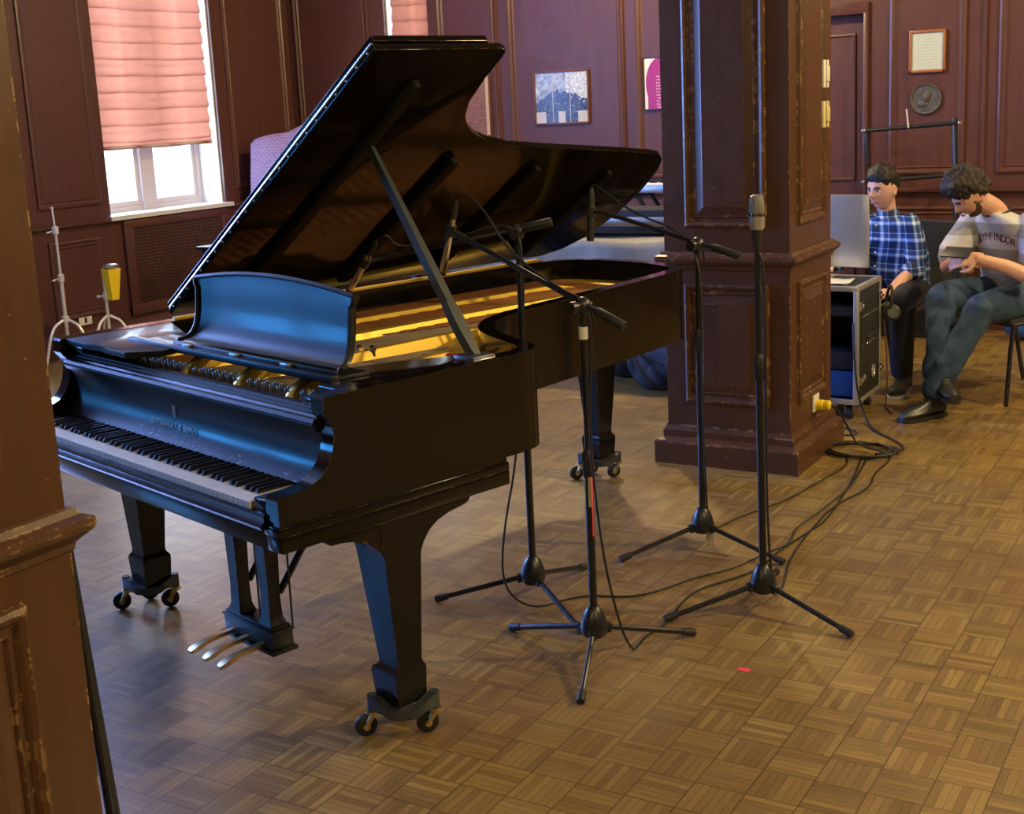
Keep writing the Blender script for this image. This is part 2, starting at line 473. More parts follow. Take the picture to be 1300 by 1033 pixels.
def rail(name, sf, a0, a1, prof, m='panel'):
    mb = MB(); L = []
    for a in (a0, a1): L.append([sf.p(a, z, h) for h, z in prof])
    mb.loft(L, True, True); return mb.build(name, m, kind='structure', ang=25)
RAIL = [(0, .895), (.008, .895), (.012, .91), (.028, .918), (.038, .930), (.038, .945), (.018, .955), (0, .955)]
BASE = [(0, .0), (.03, 0), (.03, .12), (.022, .135), (.012, .15), (.008, .17), (0, .17)]
rail('trim_1', swin, 5.0, W1[0], RAIL); rail('trim_2', swin, W1[1], WY, RAIL)
rail('trim_3', sfar, WX, W2[0], RAIL); rail('trim_4', sfar, W2[1], -3.56, RAIL); rail('trim_5', sfar, -2.38, EX, RAIL)
rail('trim_9', swin, SY, 5.0, RAIL)
rail('baseboard_left', swin, SY, WY, BASE); rail('baseboard_far_left', sfar, WX, -3.56, BASE); rail('baseboard_far_right', sfar, -2.38, EX, BASE)
# pilaster strips on the far wall
MB().box(-1.76, -1.735, WY - .014, WY, .17, 3.5).build('trim_6', 'panel', smooth=False, kind='structure')
# crown
rail('trim_7', swin, SY, WY, [(0, 3.45), (.03, 3.45), (.1, 3.6), (.1, 3.7), (0, 3.7)]); rail('trim_8', sfar, WX, EX, [(0, 3.45), (.03, 3.45), (.1, 3.6), (.1, 3.7), (0, 3.7)])

# door in the far wall
mb = MB(); mb.box(-3.45, -2.50, WY + .06, WY + .10, 0.005, 2.12)
sd = Surf((0, WY + .06, 0), (1, 0, 0), (0, -1, 0))
for z0, z1 in ((.15, .85), (1.0, 2.0)):
    panel(mb, sd, -3.36, -3.02, z0, z1, P_FLAT); panel(mb, sd, -2.93, -2.60, z0, z1, P_FLAT)
door = mb.build('door_1', 'panel', smooth=False, kind='structure')
mb = MB()
for x0, x1 in ((-3.56, -3.44), (-2.53, -2.50)): mb.box(x0, x1, WY - .03, WY + .12, 0, 2.18, .004)
mb.box(-3.56, -2.50, WY - .03, WY + .12, 2.12, 2.20, .004)
mb.build('door_frame', 'panel', door)

# windows
def window(name, sf, w, mull=True, depth=.27):
    a0, a1, z0, z1 = w
    mb = MB()
    def bar(x0, x1, y0, y1, h0=-depth - .03, h1=-depth + .03):
        h1 += JR.random() * .0012; h0 -= JR.random() * .0012
        q = [sf.p(x0, y0, h1), sf.p(x1, y0, h1), sf.p(x1, y1, h1), sf.p(x0, y1, h1)]
        b = [sf.p(x0, y0, h0), sf.p(x1, y0, h0), sf.p(x1, y1, h0), sf.p(x0, y1, h0)]
        bm = mb.bm; V = [bm.verts.new(v) for v in q + b]
        for f in ((0, 1, 2, 3), (7, 6, 5, 4), (0, 4, 5, 1), (1, 5, 6, 2), (2, 6, 7, 3), (3, 7, 4, 0)): bm.faces.new([V[i] for i in f])
    bar(a0, a0 + .06, z0, z1); bar(a1 - .06, a1, z0, z1); bar(a0, a1, z0, z0 + .05); bar(a0, a1, z1 - .05, z1)
    spans = [(a0 + .06, a1 - .06)]
    if mull:
        c = (a0 + a1) / 2; bar(c - .07, c + .07, z0, z1, -depth - .05, -depth + .05); spans = [(a0 + .06, c - .07), (c + .07, a1 - .06)]
    for s0, s1 in spans:
        bar(s0, s0 + .035, z0 + .05, z1 - .05, -depth - .04, -depth + .02); bar(s1 - .035, s1, z0 + .05, z1 - .05, -depth - .04, -depth + .02)
        bar(s0, s1, z0 + .05, z0 + .09, -depth - .04, -depth + .02)
        for k in (1, 2):
            x = s0 + (s1 - s0) * k / 3
            bar(x - .008, x + .008, z0 + .62, z1 - .05, -depth - .02, -depth + .01)
        for zz in (z0 + .62, z0 + .86, z0 + 1.12, z0 + 1.4, z0 + 1.7):
            bar(s0, s1, zz - .012, zz + .012, -depth - .02, -depth + .01)
    o = mb.build(name, 'winframe', smooth=False, kind='structure')
    g = MB(); g.quad(sf.p(a0 + .02, z0 + .02, -depth - .005), sf.p(a1 - .02, z0 + .02, -depth - .005), sf.p(a1 - .02, z1 - .02, -depth - .005), sf.p(a0 + .02, z1 - .02, -depth - .005))
    g.build('window_pane', 'glass', o, smooth=False)
    # reveals and sill
    r = MB()
    def slab(p, q, t, nrm):
        pass
    e = .012
    for (u0, u1, y0, y1) in ((a0, a0 + e, z0, z1), (a1 - e, a1, z0, z1), (a0, a1, z1 - e, z1)):
        q = [sf.p(u0, y0, -.03), sf.p(u1, y0, -.03), sf.p(u1, y1, -.03), sf.p(u0, y1, -.03)]
        b = [sf.p(u0, y0, -depth), sf.p(u1, y0, -depth), sf.p(u1, y1, -depth), sf.p(u0, y1, -depth)]
        V = [r.bm.verts.new(v) for v in q + b]
        for f in ((0, 1, 2, 3), (7, 6, 5, 4), (0, 4, 5, 1), (1, 5, 6, 2), (2, 6, 7, 3), (3, 7, 4, 0)): r.bm.faces.new([V[i] for i in f])
    r.build('window_reveal', 'reveal', o, smooth=False)
    s = MB()
    q = [sf.p(a0 - .04, z0 - .02, .05), sf.p(a1 + .04, z0 - .02, .05), sf.p(a1 + .04, z0 + .012, .05), sf.p(a0 - .04, z0 + .012, .05)]
    b = [sf.p(a0 + .0, z0 - .02, -depth), sf.p(a1 - .0, z0 - .02, -depth), sf.p(a1 - .0, z0 + .012, -depth), sf.p(a0 + .0, z0 + .012, -depth)]
    V = [s.bm.verts.new(v) for v in q + b]
    for f in ((0, 1, 2, 3), (7, 6, 5, 4), (0, 4, 5, 1), (1, 5, 6, 2), (2, 6, 7, 3), (3, 7, 4, 0)): s.bm.faces.new([V[i] for i in f])
    s.build('window_sill', 'reveal', o, smooth=False)
    return o
window('window_1', swin, W1); window('window_2', sfar, W2, False)
window('window_3', swin, W3); window('window_4', swin, W4)

# roman blinds
def blind(sf, a0, a1, zb, zt, h, label):
    mb = MB(); n = 12; z = zt; pts = []
    fold = .122
    k = int((zt - zb) / fold)
    zz = zb + .06
    prof = [(.0, zt)]
    levels = [zb + .05 + fold * i for i in range(k + 1)][::-1]
    pts = []
    for i, zl in enumerate(levels):
        top = levels[i - 1] if i else zt
        for j in range(7):
            f = j / 6; zc = top + (zl - top) * f
            pts.append((.014 * math.sin(f * PI * .5) ** 2 + .004 * math.sin(f * 9 + i), zc))
        pts.append((-.006, zl + .006))
    pts += [(.012, zb + .035), (.016, zb + .002), (.0, zb)]
    na = 16; L = []
    for q in range(na + 1):
        a = a0 + (a1 - a0) * q / na
        L.append([sf.p(a, zc + .003 * math.sin(q * .8 + i * .9) + (.006 * math.sin(q / na * PI) * -1), h + hh + .003 * math.sin(q * 1.3 + i * .35)) for i, (hh, zc) in enumerate(pts)])
    mb.loft(L, False, False)
    o = mb.build('roman_blind', 'shade', label=label, cat='blind', group='salmon roman blinds', loc=tuple(sf.p((a0 + a1) / 2, zt, h)))
    r = MB(); r.rod(sf.p(a0, zb + .012, h + .006) - sf.p((a0 + a1) / 2, zt, h), sf.p(a1, zb + .012, h + .006) - sf.p((a0 + a1) / 2, zt, h), .011)
    r.build('bottom_bar', 'winframe', o)
    r = MB(); r.rod(sf.p(a1 - .03, zb, h - .03) - sf.p((a0 + a1) / 2, zt, h), sf.p(a1 - .03, zb - .33, h - .03) - sf.p((a0 + a1) / 2, zt, h), .002, 6)
    r.lathe([(.002, 0), (.008, -.02), (.006, -.045), (0.001, -.05)], sf.p(a1 - .03, zb - .33, h - .03) - sf.p((a0 + a1) / 2, zt, h), 8)
    r.build('pull_cord', 'winframe', o)
    return o
blind(swin, W1[0] + .02, W1[1] - .06, 1.445, 3.28, -.05, 'wide salmon roman blind half drawn over the window left of the piano')
blind(swin, W4[0] + .02, W4[1] - .02, 1.80, 3.28, -.05, 'added unseen salmon roman blind cutting the upper light of the near window')  # out-of-view blind, added to block the upper part of this window's light
blind(sfar, W2[0] + .05, W2[1] - .01, 1.445, 3.28, -.05, 'narrow salmon roman blind above the top of the raised piano lid')

# radiator grille
g = empty('radiator_grille', (WX, 7.5, .2), label='dark lattice radiator grille in the panelling below the window', cat='radiator grille')
mb = MB(); mb.box(.003, .012, -.46, .50, .08, .66); mb.build('grille_backing', 'gunmetal', g, smooth=False)
mb = MB()
for i in range(41):
    y = -.46 + .96 * i / 40; mb.box(.012, .018, y - .0035, y + .0035, .08, .66)
for i in range(25):
    z = .08 + .58 * i / 24; mb.box(.013, .020, -.46, .50, z - .0035, z + .0035)
mb.build('lattice', 'panel', g, smooth=False)
mb = MB()
for b in ((-.55, -.46, 0, .72), (.50, .59, 0, .72), (-.55, .59, .66, .72), (-.55, .59, 0, .08)): mb.box(0, .03, b[0], b[1], b[2], b[3], .004)
mb.build('grille_frame', 'panel', g)

# outlet
o = MB().box(WX + .008, WX + .016, 6.44, 6.56, .205, .275, .002).build('wall_outlet', 'whitep', label='white outlet plate low on the panelled wall behind the cymbal stand', cat='outlet', loc=(WX + .008, 6.5, .24))
MB().box(.008, .011, -.010, .010, -.02, .02, .003).build('socket', 'gunmetal', o)

# ------------------------------------------------------------------ pillars
def pillar(cx, cy, label, b=.302):
    e = empty('panelled_pillar', (cx, cy, 0), label=label, cat='pillar')
    bo = .337
    mb = MB()
    prof = [(bo, 0), (bo, .10), (bo - .005, .108), (b + .018, .122), (b + .018, .152), (b + .004, .172), (b + .004, .178)]
    mb.loft([[(-r, -r, z), (r, -r, z), (r, r, z), (-r, r, z)] for r, z in prof])
    mb.build('plinth', 'pillar', e, ang=20)
    mb = MB(); mb.box(-b, b, -b, b, .17, .92)
    for sf in (Surf((0, -b, 0), (1, 0, 0), (0, -1, 0)), Surf((b, 0, 0), (0, 1, 0), (1, 0, 0)), Surf((0, b, 0), (-1, 0, 0), (0, 1, 0)), Surf((-b, 0, 0), (0, -1, 0), (-1, 0, 0))):
        panel(mb, sf, -.195, .195, .285, .825, P_RAISE)
    mb.build('pedestal', 'pillar', e, ang=20)
    mb = MB()
    prof = [(b - .01, .880), (b + .006, .885), (b + .008, .898), (b + .018, .908), (b + .032, .920), (b + .036, .930), (b + .034, .943), (b + .018, .950), (b + .010, .962), (b - .01, .966)]
    mb.loft([[(-r, -r, z), (r, -r, z), (r, r, z), (-r, r, z)] for r, z in prof])
    mb.build('ledge', 'pillar', e, ang=20)
    s = b - .001
    mb = MB(); mb.box(-s, s, -s, s, .95, HT - .02)
    for sf in (Surf((0, -s, 0), (1, 0, 0), (0, -1, 0)), Surf((s, 0, 0), (0, 1, 0), (1, 0, 0)), Surf((0, s, 0), (-1, 0, 0), (0, 1, 0)), Surf((-s, 0, 0), (0, -1, 0), (-1, 0, 0))):
        panel(mb, sf, -.185, .185, 1.07, 3.4, P_RAISE)
    mb.build('shaft', 'pillar', e, ang=20)
    return e
PCX, PCY = -2.083, 5.600
pillar(PCX, PCY, 'tall square panelled wooden pillar standing beyond the tail of the piano', .288)
pillar(-1.823 - .337, 1.534 - .337, 'worn panelled pillar filling the left edge of the view in front of the keyboard', .31)

# things on the centre pillar's right face
def plate(name, y, z, w, h, m, label, cat, rock):
    x = PCX + .287
    o = MB().box(x + .001, x + .016, y - w / 2, y + w / 2, z - h / 2, z + h / 2, .003).build(name, m, label=label, cat=cat, loc=(x, y, z))
    MB().box(.016, .024, -w * .28 + rock, w * .2 + rock, -h * .28, h * .28, .003).build('switch_lever', m, o)
plate('light_switch', 5.775, 1.70, .075, .12, 'whitep', 'white switch plate higher on the right side of the pillar', 'switch', .01)
plate('dimmer_switch', 5.775, 1.525, .085, .115, 'cream', 'yellowed cream switch box below the white switch on the pillar', 'switch', .012)
x = PCX + .288
o = MB().box(x + .001, x + .012, 5.60, 5.68, .205, .29, .003).build('pillar_outlet', 'whitep', label='white outlet plate low on the right side of the pillar', cat='outlet', loc=(x, 5.64, .245))
o = empty('power_plug', (x + .012, 5.64, .235), label='yellow power plug in the pillar outlet', cat='plug')
mt = Matrix.Rotation(R(90), 4, 'Y')
MB().lathe([(.021, 0), (.024, .003), (.024, .03), (.021, .034), (.023, .038), (.023, .058), (.012, .066)], n=16, mtx=mt).build('plug_body', 'yellow', o)
MB().tube([(.06, 0, 0), (.075, .01, -.002), (.085, .02, -.006)], .007, 8).build('strain_relief', 'cable', o)

# frames and plaque on the far wall
def frame(name, x0, x1, z0, z1, y, fm, art, label, cat, b=.014, d=.02):
    cx, cz = (x0 + x1) / 2, (z0 + z1) / 2; w, h = (x1 - x0) / 2, (z1 - z0) / 2
    e = empty(name, (cx, y, cz), label=label, cat=cat)
    mb = MB()
    for q in ((-w, -w + b, -h, h), (w - b, w, -h, h), (-w, w, h - b, h), (-w, w, -h, -h + b)): mb.box(q[0], q[1], -d, 0, q[2], q[3], .002)
    mb.build('frame', fm, e)
    MB().box(-w + b * .5, w - b * .5, -d * .5, -d * .3, -h + b * .5, h - b * .5).build('print', art, e, smooth=False)
    return e
def photo_art():
    m = mat('black and white group photograph', (.3, .3, .32), .18); t = NT(m)
    sep = t.new('ShaderNodeSeparateXYZ'); t.l.new(t.coord(), sep.inputs[0]); x, z = sep.outputs[0], sep.outputs[2]
    n = t.noise(t.coord(), 26, 4, .7); n2 = t.noise(t.coord(), 75, 2, .6)
    sky = t.ramp(n, [(.35, (.10, .14, .22)), (.6, (.40, .48, .62)), (.8, (.75, .8, .88))])
    crowd = t.ramp(n2, [(.46, (.006, .008, .014)), (.62, (.05, .06, .08)), (.74, (.40, .42, .45))])
    sky = t.mix(t.math('MULTIPLY', t.math('GREATER_THAN', x, .04), .75), sky, t.ramp(n2, [(.4, (.35, .45, .62)), (.6, (.85, .9, .95))]))
    arch = t.math('ADD', t.math('SUBTRACT', .045, t.math('MULTIPLY', t.math('MULTIPLY', x, x), 1.9)), t.math('MULTIPLY', t.math('SUBTRACT', n, .5), .22))
    k = t.math('LESS_THAN', z, arch)
    c = t.mix(k, sky, crowd)
    low = t.math('LESS_THAN', z, -.105)
    sidew = t.math('GREATER_THAN', t.math('ABSOLUTE', t.math('SUBTRACT', t.math('ABSOLUTE', x), .085)), .055)
    c = t.mix(t.math('MULTIPLY', low, sidew), c, (.5, .5, .5))
    post = t.math('LESS_THAN', t.math('ABSOLUTE', t.math('SUBTRACT', t.math('ABSOLUTE', x), .075)), .004)
    c = t.mix(post, c, (.35, .33, .3))
    t.base(c); return m
def poster_art():
    m = mat('white poster with magenta shape', (.7, .7, .7), .3); t = NT(m)
    sep = t.new('ShaderNodeSeparateXYZ'); t.l.new(t.coord(), sep.inputs[0]); x, z = sep.outputs[0], sep.outputs[2]
    r = t.math('SQRT', t.math('ADD', t.math('POWER', t.math('ADD', x, .05), 2.0), t.math('POWER', t.math('MULTIPLY', t.math('SUBTRACT', z, .0), .62), 2.0)))
    k = t.math('MAXIMUM', t.math('LESS_THAN', r, .115), t.math('MULTIPLY', t.math('LESS_THAN', z, .0), t.math('GREATER_THAN', x, -.150)))
    c = t.mix(k, (.72, .74, .76), (.32, .022, .20))
    f = t.math('FRACT', t.math('MULTIPLY', z, 45.0))
    wrd = t.noise(t.mapping(t.coord(), (90, 1, 60)), 1, 1)
    ln = t.math('MULTIPLY', t.math('LESS_THAN', f, .4), t.math('MULTIPLY', t.math('GREATER_THAN', wrd, .46), t.math('MULTIPLY', t.math('LESS_THAN', t.math('ABSOLUTE', t.math('ADD', x, .02)), .062), t.math('LESS_THAN', z, .06))))
    c = t.mix(ln, c, (.62, .45, .58))
    t.base(c); return m
def certificate_art():
    m = mat('printed certificate paper', (.55, .6, .5), .3); t = NT(m)
    sep = t.new('ShaderNodeSeparateXYZ'); t.l.new(t.coord(), sep.inputs[0]); x, z = sep.outputs[0], sep.outputs[2]
    f = t.math('FRACT', t.math('MULTIPLY', z, 52.0))
    wrd = t.noise(t.mapping(t.coord(), (120, 1, 52)), 1, 1)
    ln = t.math('MULTIPLY', t.math('LESS_THAN', f, .3), t.math('MULTIPLY', t.math('GREATER_THAN', wrd, .5), t.math('LESS_THAN', t.math('ABSOLUTE', x), .07)))
    t.base(t.mix(ln, (.52, .58, .50), (.36, .42, .36))); return m
def brown_art():
    m = mat('brown print', (.25, .12, .1), .3); t = NT(m)
    n = t.noise(t.mapping(t.coord(), (3, 1, 12)), 6, 4, .6)
    t.base(t.ramp(n, [(.3, (.16, .07, .06)), (.7, (.34, .19, .17))])); return m
M['fr_red'] = mat('reddish frame', (.14, .05, .035), .35); M['fr_black'] = mat('black frame', (.02, .02, .025), .35); M['fr_oak'] = mat('orange wood frame', (.30, .11, .04), .35); M['mat_board'] = mat('cream mat board', (.62, .48, .36), .6)
FY = WY - .006
frame('framed_group_photograph', -5.103, -4.622, 1.467, 1.874, FY, 'fr_red', photo_art(), 'framed black and white group photograph on the far wall above the piano tail', 'picture')
frame('framed_poster', -4.165, -3.80, 1.545, 1.93, FY, 'fr_black', poster_art(), 'thin framed white poster with magenta shape half hidden by the pillar', 'poster', .008)
e = frame('framed_brown_print', -5.95, -5.50, 1.36, 1.93, FY, 'fr_red', brown_art(), 'framed brown print seen in the notch of the raised piano lid', 'picture', .012)
mb = MB()
for q in ((-.213, -.185, -.273, .273), (.180, .208, -.273, .273), (-.213, .208, .245, .273), (-.213, .208, -.273, -.240)): mb.box(q[0], q[1], -.014, -.011, q[2], q[3])
mb.build('mat_board', 'mat_board', e, smooth=False)
frame('framed_certificate', -2.226, -1.990, 1.712, 1.985, FY, 'fr_oak', certificate_art(), 'certificate in an orange wooden frame on the panelling above the round plaque', 'certificate', .017)
def bronze():
    m = mat('dark bronze', (.085, .078, .070), .55, .3); t = NT(m)
    t.bump(t.noise(t.coord(), 28, 4, .6), .9, .01); return m
M['bronze'] = bronze()
mt = Matrix.Rotation(R(90), 4, 'X')
e = MB().lathe([(.0001, .010), (.085, .010), (.090, .016), (.100, .018), (.104, .012), (.104, 0), (.0001, 0)], n=40, mtx=mt).build('round_plaque', 'bronze', label='round dark bronze relief plaque below the framed certificate', cat='plaque')
e.location = (-2.113, FY, 1.542)
mb = MB(); mb.ball((0, -.012, .01), .035, (.75, .35, 1)); mb.ball((.012, -.012, .03), .022, (1, .4, 1)); mb.ball((-.02, -.011, -.035), .028, (1.3, .3, .8))
mb.build('relief_figure', 'bronze', e)

# ------------------------------------------------------------------ the grand piano
# local frame: x along the keys, y towards the tail, z up
PA = R(-16.2177); PO = (-2.696, 2.485, 0)
piano = empty('grand_piano', PO, PA, 'large black lacquered grand piano with its lid raised on the prop stick', 'grand piano')
PM = Matrix.Translation(PO) @ Matrix.Rotation(PA, 4, 'Z')
UL, UR = -.765, .735
# outer rim path: right cheek to left cheek, counter-clockwise seen from above
bend = [(UR, .69), (UR, .74), (.732, .79), (.715, .835), (.68, .872), (.60, .905), (.50, .935), (.41, .975), (.34, 1.025), (.28, 1.09), (.235, 1.17), (.205, 1.27), (.180, 1.40), (.150, 1.60), (.118, 1.80), (.084, 2.0), (.045, 2.20), (.020, 2.31), (-.005, 2.36), (-.06, 2.41), (-.17, 2.455), (-.33, 2.48), (-.50, 2.475), (-.63, 2.44), (-.72, 2.37), (-.755, 2.28), (UL, 2.18), (UL, 1.6), (UL, 1.0), (UL, .69)]
sm = chaikin2(bend, 2, False)
out = sm
ins = offset(out, .052)
# fix the ends (open path)
ins[0] = (UR - .052, .69); ins[-1] = (UL + .052, .69)
ring = out + ins[::-1]
mb = MB()
def rim_part(mb, o, i, z0, z1):
    bm = mb.bm; n = len(o)
    def row(pts, z): return [bm.verts.new((p[0], p[1], z)) for p in pts]
    A, B, C, D = row(o, z0), row(o, z1), row(i, z1), row(i, z0)
    for k in range(n - 1):
        bm.faces.new((A[k], A[k + 1], B[k + 1], B[k])); bm.faces.new((B[k], B[k + 1], C[k + 1], C[k]))
        bm.faces.new((C[k], C[k + 1], D[k + 1], D[k])); bm.faces.new((D[k], D[k + 1], A[k + 1], A[k]))
    for k in (0, n - 1): bm.faces.new((A[k], B[k], C[k], D[k]))
rim_part(mb, out, ins, .688, .967)
# cheeks with the arm profile
arm = [(.69, .672), (-.046, .672), (-.046, .742), (-.040, .750), (0, .753), (.045, .757), (.080, .772), (.105, .797), (.121, .830), (.128, .862), (.127, .885), (.119, .905), (.110, .914), (.104, .924), (.104, .960), (.111, .967), (.69, .967)]
mb.prism(arm, UR - .052, UR, YZ); mb.prism(arm, UL, UL + .052, YZ)
case = mb.build('case', 'case', piano, ang=30)
# lower mouldings of the case
for u0, u1 in ((UR - .06, UR + .006), (UL - .006, UL + .06)):
    mb = MB(); mb.box(u0, u1, -.052, .694, .652, .676, .004); mb.box(u0 + .003 if u0 > 0 else u0, u1 if u0 > 0 else u1 - .003, -.047, .694, .612, .654, .004)
    mb.build('base_moulding', 'case', piano)
MB().box(UL + .01, UR - .01, -.045, .69, .610, .664, .003).build('keybed', 'black', piano)
# underside beams
mb = MB()
for a, b in (((-.5, .69), (-.42, 2.2)), ((.5, .69), (-.25, 2.0))):
    a = Vector((*a, .70)); b = Vector((*b, .70)); d = (b - a).normalized(); nn = Vector((-d.y, d.x, 0)) * .05
    mb.prism([tuple((a + nn).xy), tuple((a - nn).xy), tuple((b - nn).xy), tuple((b + nn).xy)], .69, .77, XY)
mb.build('underside_beam', 'black', piano)
# soundboard and plate
inner = offset(out, .060); inner[0] = (UR - .06, .46); inner[-1] = (UL + .06, .46)
sb = inner + [(UL + .06, .40), (UR - .06, .40)]
MB().prism(sb, .835, .845, XY).build('soundboard', 'soundboard', piano, smooth=False)
# iron plate: front web, side flanges and hitch-pin border
mb = MB()
i2 = offset(out, .155); i2[0] = (UR - .155, .46); i2[-1] = (UL + .155, .46)
bm = mb.bm
def strip(pa, pb, z0, z1):
    A = [bm.verts.new((*p, z1)) for p in pa]; B = [bm.verts.new((*p, z1 - .004)) for p in pb]; C = [bm.verts.new((*p, z0)) for p in pb]; D = [bm.verts.new((*p, z0)) for p in pa]
    for k in range(len(pa) - 1):
        bm.faces.new((A[k], A[k + 1], B[k + 1], B[k])); bm.faces.new((B[k], B[k + 1], C[k + 1], C[k])); bm.faces.new((D[k], D[k + 1], A[k + 1], A[k]))
# keep the border narrow where the wall bends inwards
strip(inner, i2, .858, .884)
mb.box(UL + .06, UR - .06, .40, .47, .862, .892, .004)
# pin-block web in front
MB().box(UL + .06, UR - .06, .175, .305, .862, .894).build('pin_block', 'pinblock', piano, smooth=False)
mb.prism([(UR - .061, .30), (UR - .061, .78), (.58, .84), (.44, .74), (.36, .60), (.22, .50), (.22, .44), (.60, .40)], .866, .893, XY, .004)
plate_o = mb.build('iron_plate', 'gold', piano)
def strut(p, q, w=.022, z0=.868, z1=.925):
    a = Vector((*p, 0)); b = Vector((*q, 0)); d = (b - a).normalized(); nn = Vector((-d.y, d.x, 0)); L = (b - a).length
    m = MB(); loops = []
    N = 14
    for k in range(N + 1):
        f = k / N; c = a + d * L * f
        h = z0 + (z1 - z0) * (1 - .35 * f) * min(1, f * 9 + .25) ; ww = w * (1.25 - .45 * math.sin(f * PI))
        if f > .93: h = z0 + .012; ww *= 1.8
        loops.append([tuple(c + nn * ww + Vector((0, 0, z0))), tuple(c + nn * ww * .55 + Vector((0, 0, h))), tuple(c - nn * ww * .55 + Vector((0, 0, h))), tuple(c - nn * ww + Vector((0, 0, z0)))])
    m.loft(loops); m.build('plate_strut', 'gold', plate_o, ang=40)
for p, q, w in (((.40, .22), (.27, 1.02), .034), ((.14, .22), (.02, 1.75), .042), ((-.15, .22), (-.22, 2.10), .044), ((-.42, .22), (-.46, 2.22), .024)):
    strut(p, q, w)
# curved arch where each strut leaves the pin block
for u in (.40, .14, -.15, -.42):
    m = MB(); pr = [(.215, .890), (.225, .908), (.250, .930), (.285, .950), (.33, .952), (.42, .93), (.46, .90), (.46, .876)]
    m.prism(pr, u - .013, u + .013, YZ, .003); m.build('plate_arch', 'gold', plate_o)
# strings and tuning pins
def sb_limit(u):
    # v of the hitch border for a string at u: last v where the border stays to the right of u
    if u < .0: return 2.26
    best = .66
    for a, b in zip(i2, i2[1:]):
        if a[0] > u - .02 and a[1] < 2.3: best = max(best, a[1])
        elif a[1] > .5: break
    return best
ms, mc, mp, mr = MB(), MB(), MB(), MB()
for k in range(100):
    f = k / 99; u = .60 - f * 1.22
    if min(abs(u - s) for s in (.40, .14, -.15, -.42)) < .018: continue
    row = (k % 3) * .016
    mp.lathe([(.0035, 0), (.0035, .026), (.003, .028)], (u, .232 + row, .893), 6)
    tgt = ms if f < .72 else mc
    u2 = u - .10 * f
    tgt.tube([(u, .245 + row, .908), (u, .47, .903), (u2, max(.66, min(sb_limit(u) + .02, 2.28)), .884)], .0016 if f < .72 else .003, 4, cap=False)
mp.build('tuning_pins', 'steel', plate_o, kind='stuff')
ms.build('treble_strings', 'string', piano, kind='stuff'); mc.build('bass_strings', 'copper', piano, kind='stuff')
# bass strings crossing over
mb = MB()
for k in range(26):
    u = -.70 + k * .018
    mb.tube([(u, .47, .905), (u + .30, 2.12 - k * .004, .892)], .0028, 4, cap=False)
mb.build('overstrung_strings', 'copper', piano, kind='stuff')
for a, b in (((.26, .80), (.42, .93)),):
    m = MB(); m.tube([(*a, .903), (*b, .903)], .0045, 8); m.build('felt_strip', 'felt', piano)
for p in ((.47, .80), (.08, .70), (.12, .72)): MB().lathe([(.008, 0), (.008, .03), (.012, .034), (.012, .044), (.004, .05)], (*p, .884), 10).build('plate_bolt', 'steel', plate_o)
# dampers / action block behind the fallboard
MB().box(UL + .06, UR - .06, .305, .395, .79, .90, .004).build('damper_rail', 'black', piano)
# side boards beside the music desk
mb = MB(); mb.prism([(-.712, .125), (-.55, .118), (-.49, .135), (-.42, .118), (-.30, .118), (-.22, .20), (-.26, .34), (-.712, .50)], .948, .966, XY, .003); mb.build('side_shelf', 'satin', piano)
mb = MB(); mb.prism([(.58, .20), (.682, .20), (.682, .76), (.60, .70), (.50, .52), (.44, .33), (.58, .28)], .940, .960, XY, .003); mb.build('side_shelf', 'black', piano)
for a, b in ((.60, .682), (-.712, -.62)): MB().box(a, b, .135, .20, .925, .945, .003).build('shelf_block', 'black', piano)
# music desk on its tray
mb = MB()
for u0, u1, v0, v1, z0, z1 in ((-.50, .585, .235, .262, .955, .975), (-.45, .585, .262, .36, .960, .970), (-.26, .575, .258, .268, .970, .984)): mb.box(u0, u1, v0, v1, z0, z1, .003)
tray = mb.build('desk_tray', 'satin', piano)
for u in (-.16, .10, .36): MB().box(u - .02, u + .02, .244, .262, .975, .984, .002).build('desk_catch', 'steel', tray)
mb = MB(); N = 28; K = 12; fr = []; bk = []
c0, hw0 = .152, .392
dp = chaikin2([(.285, .984), (.312, .992), (.332, 1.020), (.343, 1.07), (.347, 1.12), (.352, 1.165)], 2, False)
for j, (v, z) in enumerate(dp):
    f = j / (len(dp) - 1)
    hw = hw0 + .022 * (1 - f) ** 3 - .006 * math.sin(f * PI) + (.010 if f > .85 else 0)
    row = []
    for i in range(N + 1):
        s = -1 + 2 * i / N
        row.append(Vector((c0 + s * hw, v, z + f * f * f * (.030 * (1 - s * s)))))
    fr.append(row); bk.append([p + Vector((0, .016, -.002)) for p in row])
loops = [a + b[::-1] for a, b in zip(fr, bk)]
mb.loft(loops); desk = mb.build('music_desk', 'satin', piano, ang=50)
m = MB()
m.tube([fr[j][0] + Vector((.0, -.004, 0)) for j in range(len(fr))], .007, 8); m.tube([fr[j][-1] + Vector((0, -.004, 0)) for j in range(len(fr))], .007, 8)
m.tube([p + Vector((0, -.004, 0)) for p in fr[-1]], .007, 8)
m.build('desk_border', 'satin', desk)

